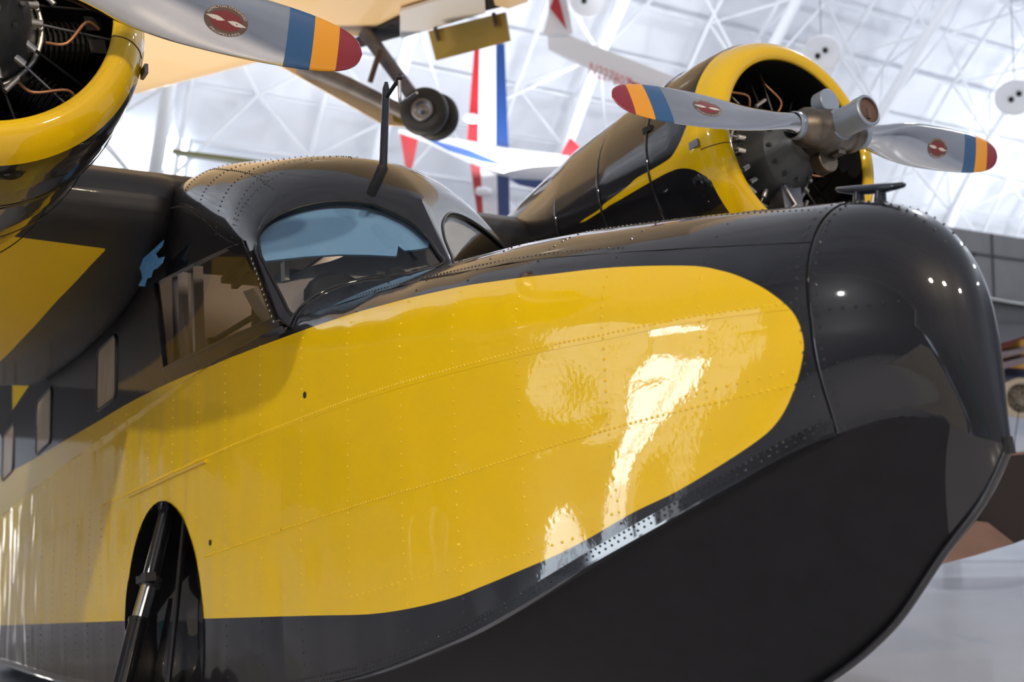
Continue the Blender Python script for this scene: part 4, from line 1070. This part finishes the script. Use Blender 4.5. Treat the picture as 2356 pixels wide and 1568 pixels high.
WH_LET = [(-16.9, 11.61, 10.69), (-16.79, 11.69, 11.15), (-16.75, 11.67, 11.71), (-16.56, 11.97, 11.71), (-16.55, 12.16, 10.71)]
WH_RED = [(-16.57, 11.58, 11.17), (-16.49, 11.65, 11.45), (-16.45, 11.71, 11.45), (-16.41, 11.9, 10.71)]
WH_TEXT = [(-16.35, 12.47, 10.11), (-15.9, 13.26, 9.74), (-16.41, 12.44, 9.85)]
WH_TEAR = [(-15.94, 13.11, 9.71), (-15.77, 13.39, 9.59), (-15.59, 13.69, 9.47), (-15.66, 13.59, 9.44), (-15.8, 13.35, 9.49)]
LAMPS = [(-15.9, 19.06, 11.35), (-13.47, 23.06, 10.3), (-18.83, 14.22, 12.68)]
OLIVE = [(-23.53, 5.63, 8.81), (-20.8, 10.03, 8.14), (-20.81, 10.03, 8.02), (-23.53, 5.63, 8.74)]
FL_AX = [(-7.43, 13.19, 3.25), (-6.54, 14.61, 3.13)]
FL_SW = [(-6.82, 12.63, 3.41), (-6.7, 12.81, 3.46), (-6.52, 13.1, 3.43), (-6.52, 13.11, 3.37), (-6.64, 12.92, 3.35), (-6.73, 12.8, 3.25), (-6.81, 12.67, 3.23), (-6.75, 12.75, 3.33)]
FL_ST1 = [(-6.84, 12.64, 3.16), (-6.53, 13.11, 3.26), (-6.53, 13.11, 3.2), (-6.84, 12.66, 3.07)]
FL_ST2 = [(-6.85, 12.65, 3.0), (-6.54, 13.12, 3.14), (-6.55, 13.12, 3.05), (-6.84, 12.68, 2.91)]
BG_COWL = (-6.56, 12.81, 2.51)
PANELW = [(-8.74, 15.01, 2.47), (-7.76, 16.54, 2.51), (-7.84, 16.59, 1.6), (-8.81, 15.06, 1.6)]
CABLE = [(-5.35, 11.01, 2.34), (-5.45, 10.96, 1.69)]
BR_TOP = [(-1.88, 5.34, 1.67), (-1.72, 5.6, 1.73), (-1.54, 5.86, 1.76), (-1.59, 5.89, 1.17), (-1.76, 5.65, 1.06), (-1.91, 5.42, 0.98), (-2.06, 5.2, 0.92)]
BR_TIP = [(-2.0, 5.1, 0.92), (-1.83, 5.31, 1.24), (-1.78, 5.39, 1.23), (-1.69, 5.56, 1.08), (-1.85, 5.33, 0.99)]

# ------------------------------------------------------------------ aircraft hanging and standing behind
cream = mat('cream_dope', (0.95, 0.70, 0.40), 0.42, 0, 0.4); cream2 = mat('ochre_primer', (0.36, 0.24, 0.035), 0.6)
whitep = mat('white_gloss', (0.80, 0.80, 0.83), 0.4, 0, 0.3); redp = mat('red_gloss', (0.40, 0.012, 0.02), 0.4); bluep = mat('blue_gloss', (0.003, 0.035, 0.16), 0.4)
legm = mottled('worn_leg_grey', (0.11, 0.10, 0.11), (0.18, 0.17, 0.18), 6, 0.5); redw = mat('red_lettering', (0.62, 0.16, 0.15), 0.6)
def plate(name, P, th, m_, parent=None, dirn=None):
    "a flat piece with real thickness"
    P = [Vector(p) for p in P]
    n = Vector((0, 0, 0))
    for i in range(len(P)): n += P[i].cross(P[(i + 1) % len(P)])
    n.normalize()
    if dirn is not None and n.dot(Vector(dirn)) < 0: n = -n
    k = len(P); vs = P + [p + n * th for p in P]
    mb = MB(); mb.add(vs, [tuple(reversed(range(k))), tuple(range(k, 2 * k))] + [(i, (i + 1) % k, (i + 1) % k + k, i + k) for i in range(k)])
    o = mb.build(name, m_, parent, smooth=False)
    bm = bmesh.new(); bm.from_mesh(o.data); bmesh.ops.recalc_face_normals(bm, faces=bm.faces); bm.to_mesh(o.data); bm.free()
    return o
AWAY = Vector((-.84, .53, 0))
ca = tag(empty('cream_airplane', CR_EDGE[2]), 'cream airplane hanging overhead with its twin-wheel undercarriage lowered', 'aircraft')
def kid(o, root):   # keep world placement when parenting under a root that is not at the origin
    o.parent = root; o.matrix_parent_inverse = Matrix.Translation(root.location).inverted(); return o
e0, e1 = Vector(CR_EDGE[0]), Vector(CR_EDGE[-1]); ed = (e1 - e0).normalized(); nd = Vector((-ed.y, ed.x, 0)); nd = nd if nd.y < 0 else -nd
mb = MB(); rows = []
prof = [(4.2, .25), (3.0, .04), (1.5, -.02), (.7, -.01), (.3, .0), (.12, .0), (.03, .03), (0, .09), (.03, .16), (.3, .26), (1.5, .42), (3.0, .42), (4.2, .25)]
for s_ in frange(-6, (e1 - e0).length + 1.5, 1.0): rows.append([e0 + ed * s_ + nd * a + Vector((0, 0, b)) for a, b in prof])
mb.grid(rows); mb.add(rows[0], [tuple(range(len(prof)))]); mb.add(rows[-1], [tuple(reversed(range(len(prof))))])
kid(mb.build('wing', cream), ca)
kid(plate('wheel_bay', CR_BAY, .01, M['dark'], None, (0, 0, -1)), ca); kid(plate('wheel_bay', CR_BAY2, .01, M['dark'], None, (0, 0, -1)), ca)
gd = kid(plate('gear_door', CR_DOOR, .03, whitep, None, (0, 0, -1)), ca)
kid(plate('wing_fairing', CR_FAIR, .03, cream, None, (0, 0, -1)), ca)
fl = kid(plate('gear_door', CR_FLAP, .025, cream2, None, AWAY), ca); tag(fl, 'ochre primed inner side of the gear door')
for t in (.10, .86):
    a, b, c, d = [Vector(p) for p in CR_FLAP]; p = a.lerp(b, t); q = d.lerp(c, t)
    mb = MB(); mb.tube([p - AWAY * .03, p.lerp(q, .45) - AWAY * .05], .022, 8); kid(mb.build('hinge_arm', M['rust'], None), ca)
mb = MB(); mb.tube(CR_LEG, [.075, .072, .062], 14); kid(mb.build('gear_leg', legm), ca)
mb = MB(); mb.tube(CR_BRACE, [.085, .08, .07], 10); kid(mb.build('drag_brace', legm), ca)
mb = MB(); mb.tube(CR_LINK, .03, 8); kid(mb.build('gear_link', M['rust']), ca)
kid(plate('leg_fairing', CR_STRIP, .04, cream, None, AWAY), ca); kid(plate('leg_fairing', CR_GOLD, .03, cream2, None, AWAY), ca)
wax = (Vector(CR_WA) - Vector(CR_WB)).normalized(); wax = (wax * .5 + Vector((.80, -.60, .08)) * .5).normalized()
for p in (CR_WB, CR_WA):
    mb = MB(); mb.lathe(p, wax, wheel_profile(CR_WR, CR_WR * .62), 32); w_ = kid(mb.build('gear_wheel', M['rubber']), ca)
    mb = MB(); r_ = CR_WR; q = Vector(p) + wax * r_ * .29; mb.lathe(q, wax, [(.0, r_ * .46), (.02, r_ * .44), (.015, r_ * .34), (-.01, r_ * .30), (.0, r_ * .14), (.02, r_ * .10), (.02, 0)], 24)
    o = mb.build('wheel_hub', M['steel']); o.parent = w_
mb = MB(); mb.tube([CR_LEG[-1], CR_WB, CR_WA], .035, 8); kid(mb.build('wheel_axle', legm), ca)

ae = tag(empty('aerobatic_airplane', AE_FUS[3]), 'white aerobatic airplane with red and blue striped wing hung on edge', 'aircraft')
for n_, P, m_ in (('wing_red', AE_RU, redp), ('w', AE_WU, whitep), ('b', AE_BU, bluep), ('r', AE_RL, redp), ('w', AE_WL, whitep), ('b', AE_BL, bluep)):
    kid(plate('wing_stripe', P, .14, m_, None, AWAY), ae)
mb = MB(); mb.tube(AE_FUS, AE_R, 16); kid(mb.build('fuselage', whitep), ae)
kid(plate('fuselage_stripe', AE_STRIPE, .06, bluep, None, AWAY), ae); kid(plate('fuselage_stripe', AE_BELLY, .06, bluep, None, AWAY), ae)
kid(plate('tail_fin', AE_FIN, .06, redp, None, AWAY), ae)
kid(plate('nose_cowl', AE_REDT, .5, redp, None, AWAY), ae)
mb = MB(); mb.lathe(AE_FUS[-1], (Vector(AE_FUS[-1]) - Vector(AE_FUS[-2])), [(0, .36), (.12, .36), (.3, .22), (.42, .06), (.44, 0)], 16); kid(mb.build('spinner', whitep), ae)
for p in AE_BULGE: mb = MB(); mb.lathe(p, (0, 1, 0), [(-.25, 0), (-.2, .1), (0, .14), (.2, .1), (.25, 0)], 12); kid(mb.build('aileron_fairing', whitep), ae)

wh = tag(empty('canard_airplane', WH_WING[0]), 'white light airplane with red registration along its upturned wing', 'aircraft')
kid(plate('wing', WH_WING, .12, whitep, None, AWAY), wh); wl = kid(plate('winglet', WH_LET, .06, whitep, None, AWAY), wh); kid(plate('winglet_flash', WH_RED, .03, redp, None, AWAY), wh)
kid(plate('wing_flash', WH_TEAR, .03, redp, None, AWAY), wh)
vs, fs, w_ = text_mesh('N22780Z')
o_, ux, uy = Vector(WH_TEXT[2]), Vector(WH_TEXT[1]) - Vector(WH_TEXT[0]), Vector(WH_TEXT[0]) - Vector(WH_TEXT[2])
mb = MB(); mb.add([o_ + ux * (v.x / w_) + uy * (v.y / .73) for v in vs], fs); kid(mb.build('registration', redw, None, smooth=False), wh)

lampm = mat('lamp_dish_white', (.85, .86, .9), .5, emit=((.9, .94, 1), .10))
for k, p in enumerate(LAMPS):
    p = Vector(p); ax = (Vector((3.9, -2.4, 1.7)) - p).normalized(); ax = (ax + Vector((0, 0, -.5))).normalized()
    ob = tag(empty('hall_lamp', p), ('round white lamp dish above the upper edge of the far cowling', 'round white lamp dish near the right edge beyond the propeller tip', 'round white lamp dish above the white upturned wing')[k], 'lamp', 'round lamp dishes under the vault')
    mb = MB(); mb.lathe((0, 0, 0), ax, [(-.5, .10), (-.3, .24), (-.1, .42), (.05, .47), (.07, .45), (.0, .38), (-.04, 0)], 28); mb.build('lamp_dish', lampm, ob)
    u = Vector((.35, .55, .75)); u = (u - ax * u.dot(ax)).normalized()
    for s_ in (-1, 1): mb = MB(); mb.lathe(u * .11 * s_, ax, [(-.03, .065), (.03, .065), (.035, 0)], 10); mb.build('lamp_lens', M['dark'], ob)
    mb = MB(); mb.tube([-ax * .4, -ax * .4 + Vector((0, 0, 7))], .012, 5); mb.build('lamp_cable', M['steel'], ob)

ol = tag(plate('glider_wing', OLIVE, .5, mat('olive_drab', (.20, .19, .05), .6), None, AWAY), 'long thin olive drab wing far behind the cabin roof', 'wing')
flame_o = mat('flame_orange', (0.70, 0.36, 0.05), 0.35, 0, .4); flame_r = mat('flame_dark_red', (0.10, 0.012, 0.014), .4); flame_g = mat('flame_mauve_grey', (.20, .17, .19), .4); navy = mat('navy_gloss', (.012, .016, .04), .35, 0, .4)
fa = tag(empty('flame_painted_airplane', FL_AX[0]), 'orange and navy airplane with dark red flame curls beyond the nose', 'aircraft')
a, b = Vector(FL_AX[0]), Vector(FL_AX[1]); ax = (b - a).normalized(); upv = (Vector((0, 0, 1)) - ax * ax.z).normalized(); sd = ax.cross(upv)
mb = MB(); rows = []
for t in (-.10, .0, .5, 1, 1.6, 2.4):
    q = a + (b - a) * t; r_ = .44 if t >= 0 else .2
    rows.append([q + upv * r_ * 1.12 * math.cos(2 * PI * k / 24) + sd * r_ * .8 * math.sin(2 * PI * k / 24) for k in range(24)])
mb.grid(rows, closed=True)
mb.m = [1 if math.cos(2 * PI * ((i % 24) + .5) / 24) < -.55 else 0 for i in range(len(mb.m))]
kid(mb.build('fuselage', [flame_o, navy]), fa)
for P, m_ in ((FL_SW, flame_r), (FL_ST1, flame_g), (FL_ST2, flame_g)): kid(plate('flame_curl', P, .5, m_, None, AWAY), fa)
mb = MB(); q = a + (b - a) * 1.2; mb.tube([q - upv * .4, q - upv * 3.15 + AWAY * -.2], .05, 8); kid(mb.build('stand', legm), fa)
bc = tag(empty('beige_engine', BG_COWL), 'beige ringed radial engine under the flame painted airplane', 'engine')
toc = Vector((.78, -.62, 0))
mb = MB(); mb.lathe((0, 0, 0), toc, [(-.5, .26), (0, .29), (.05, .26), (.02, .21), (-.08, .20)], 28); mb.build('cowl_ring', mat('beige_cowl', (.5, .42, .3), .5), bc)
mb = MB(); mb.lathe((0, 0, 0), toc, [(-.1, .2), (-.1, .16), (-.02, .10), (0, 0)], 18); mb.build('engine_block', mottled('mottled_engine', (.04, .04, .035), (.25, .22, .17), 22, .6), bc)
rt = Vector((.54, .84, 0)); zb_ = -BG_COWL[2] + .06
mb = MB(); mb.tube([-toc * .4, -toc * .4 + rt * 1.3], .05, 8); mb.tube([-toc * .4 + rt * 1.3, -toc * .4 + rt * 1.3 + Vector((0, 0, zb_))], .06, 8); mb.box(-toc * .4 + rt * 1.3 + Vector((0, 0, zb_ - .03)), (.8, .8, .06)); mb.build('engine_stand', legm, bc, smooth=False)
pw = tag(plate('display_panel', PANELW, .08, mat('bluish_white_panel', (.62, .68, .78), .5), None, AWAY), 'bluish white display panel standing below the flame painted airplane', 'panel')
cb = MB(); cb.tube(CABLE, .006, 5); tag(cb.build('stay_cable', M['dark']), 'thin dark stay cable crossing the bluish white panel', 'cable')
brown_d = mottled('dark_brown_fabric', (.012, .006, .007), (.018, .010, .010), 3, .6); brown_l = mottled('tan_brown_fabric', (.22, .13, .10), (.26, .155, .12), 4, .6)
bw = tag(empty('brown_airplane', BR_TOP[0]), 'dark brown airplane wing with tan tip behind the bow', 'aircraft')
kid(plate('wing', BR_TOP, .10, brown_d, None, AWAY), bw); kid(plate('wing_tip', BR_TIP, .02, brown_l, None, -AWAY), bw)
e_ = Vector(BR_TOP[2]).lerp(Vector(BR_TOP[3]), .5)
mb = MB(); mb.tube([e_ + Vector((.4, .9, 0)), Vector((e_.x + .4, e_.y + .9, 0))], .05, 8); kid(mb.build('wing_prop', legm), bw)
mb = MB(); mb.tube([BR_TOP[0], BR_TOP[1], BR_TOP[2]], .012, 6); kid(mb.build('wing_edge', brown_l), bw)
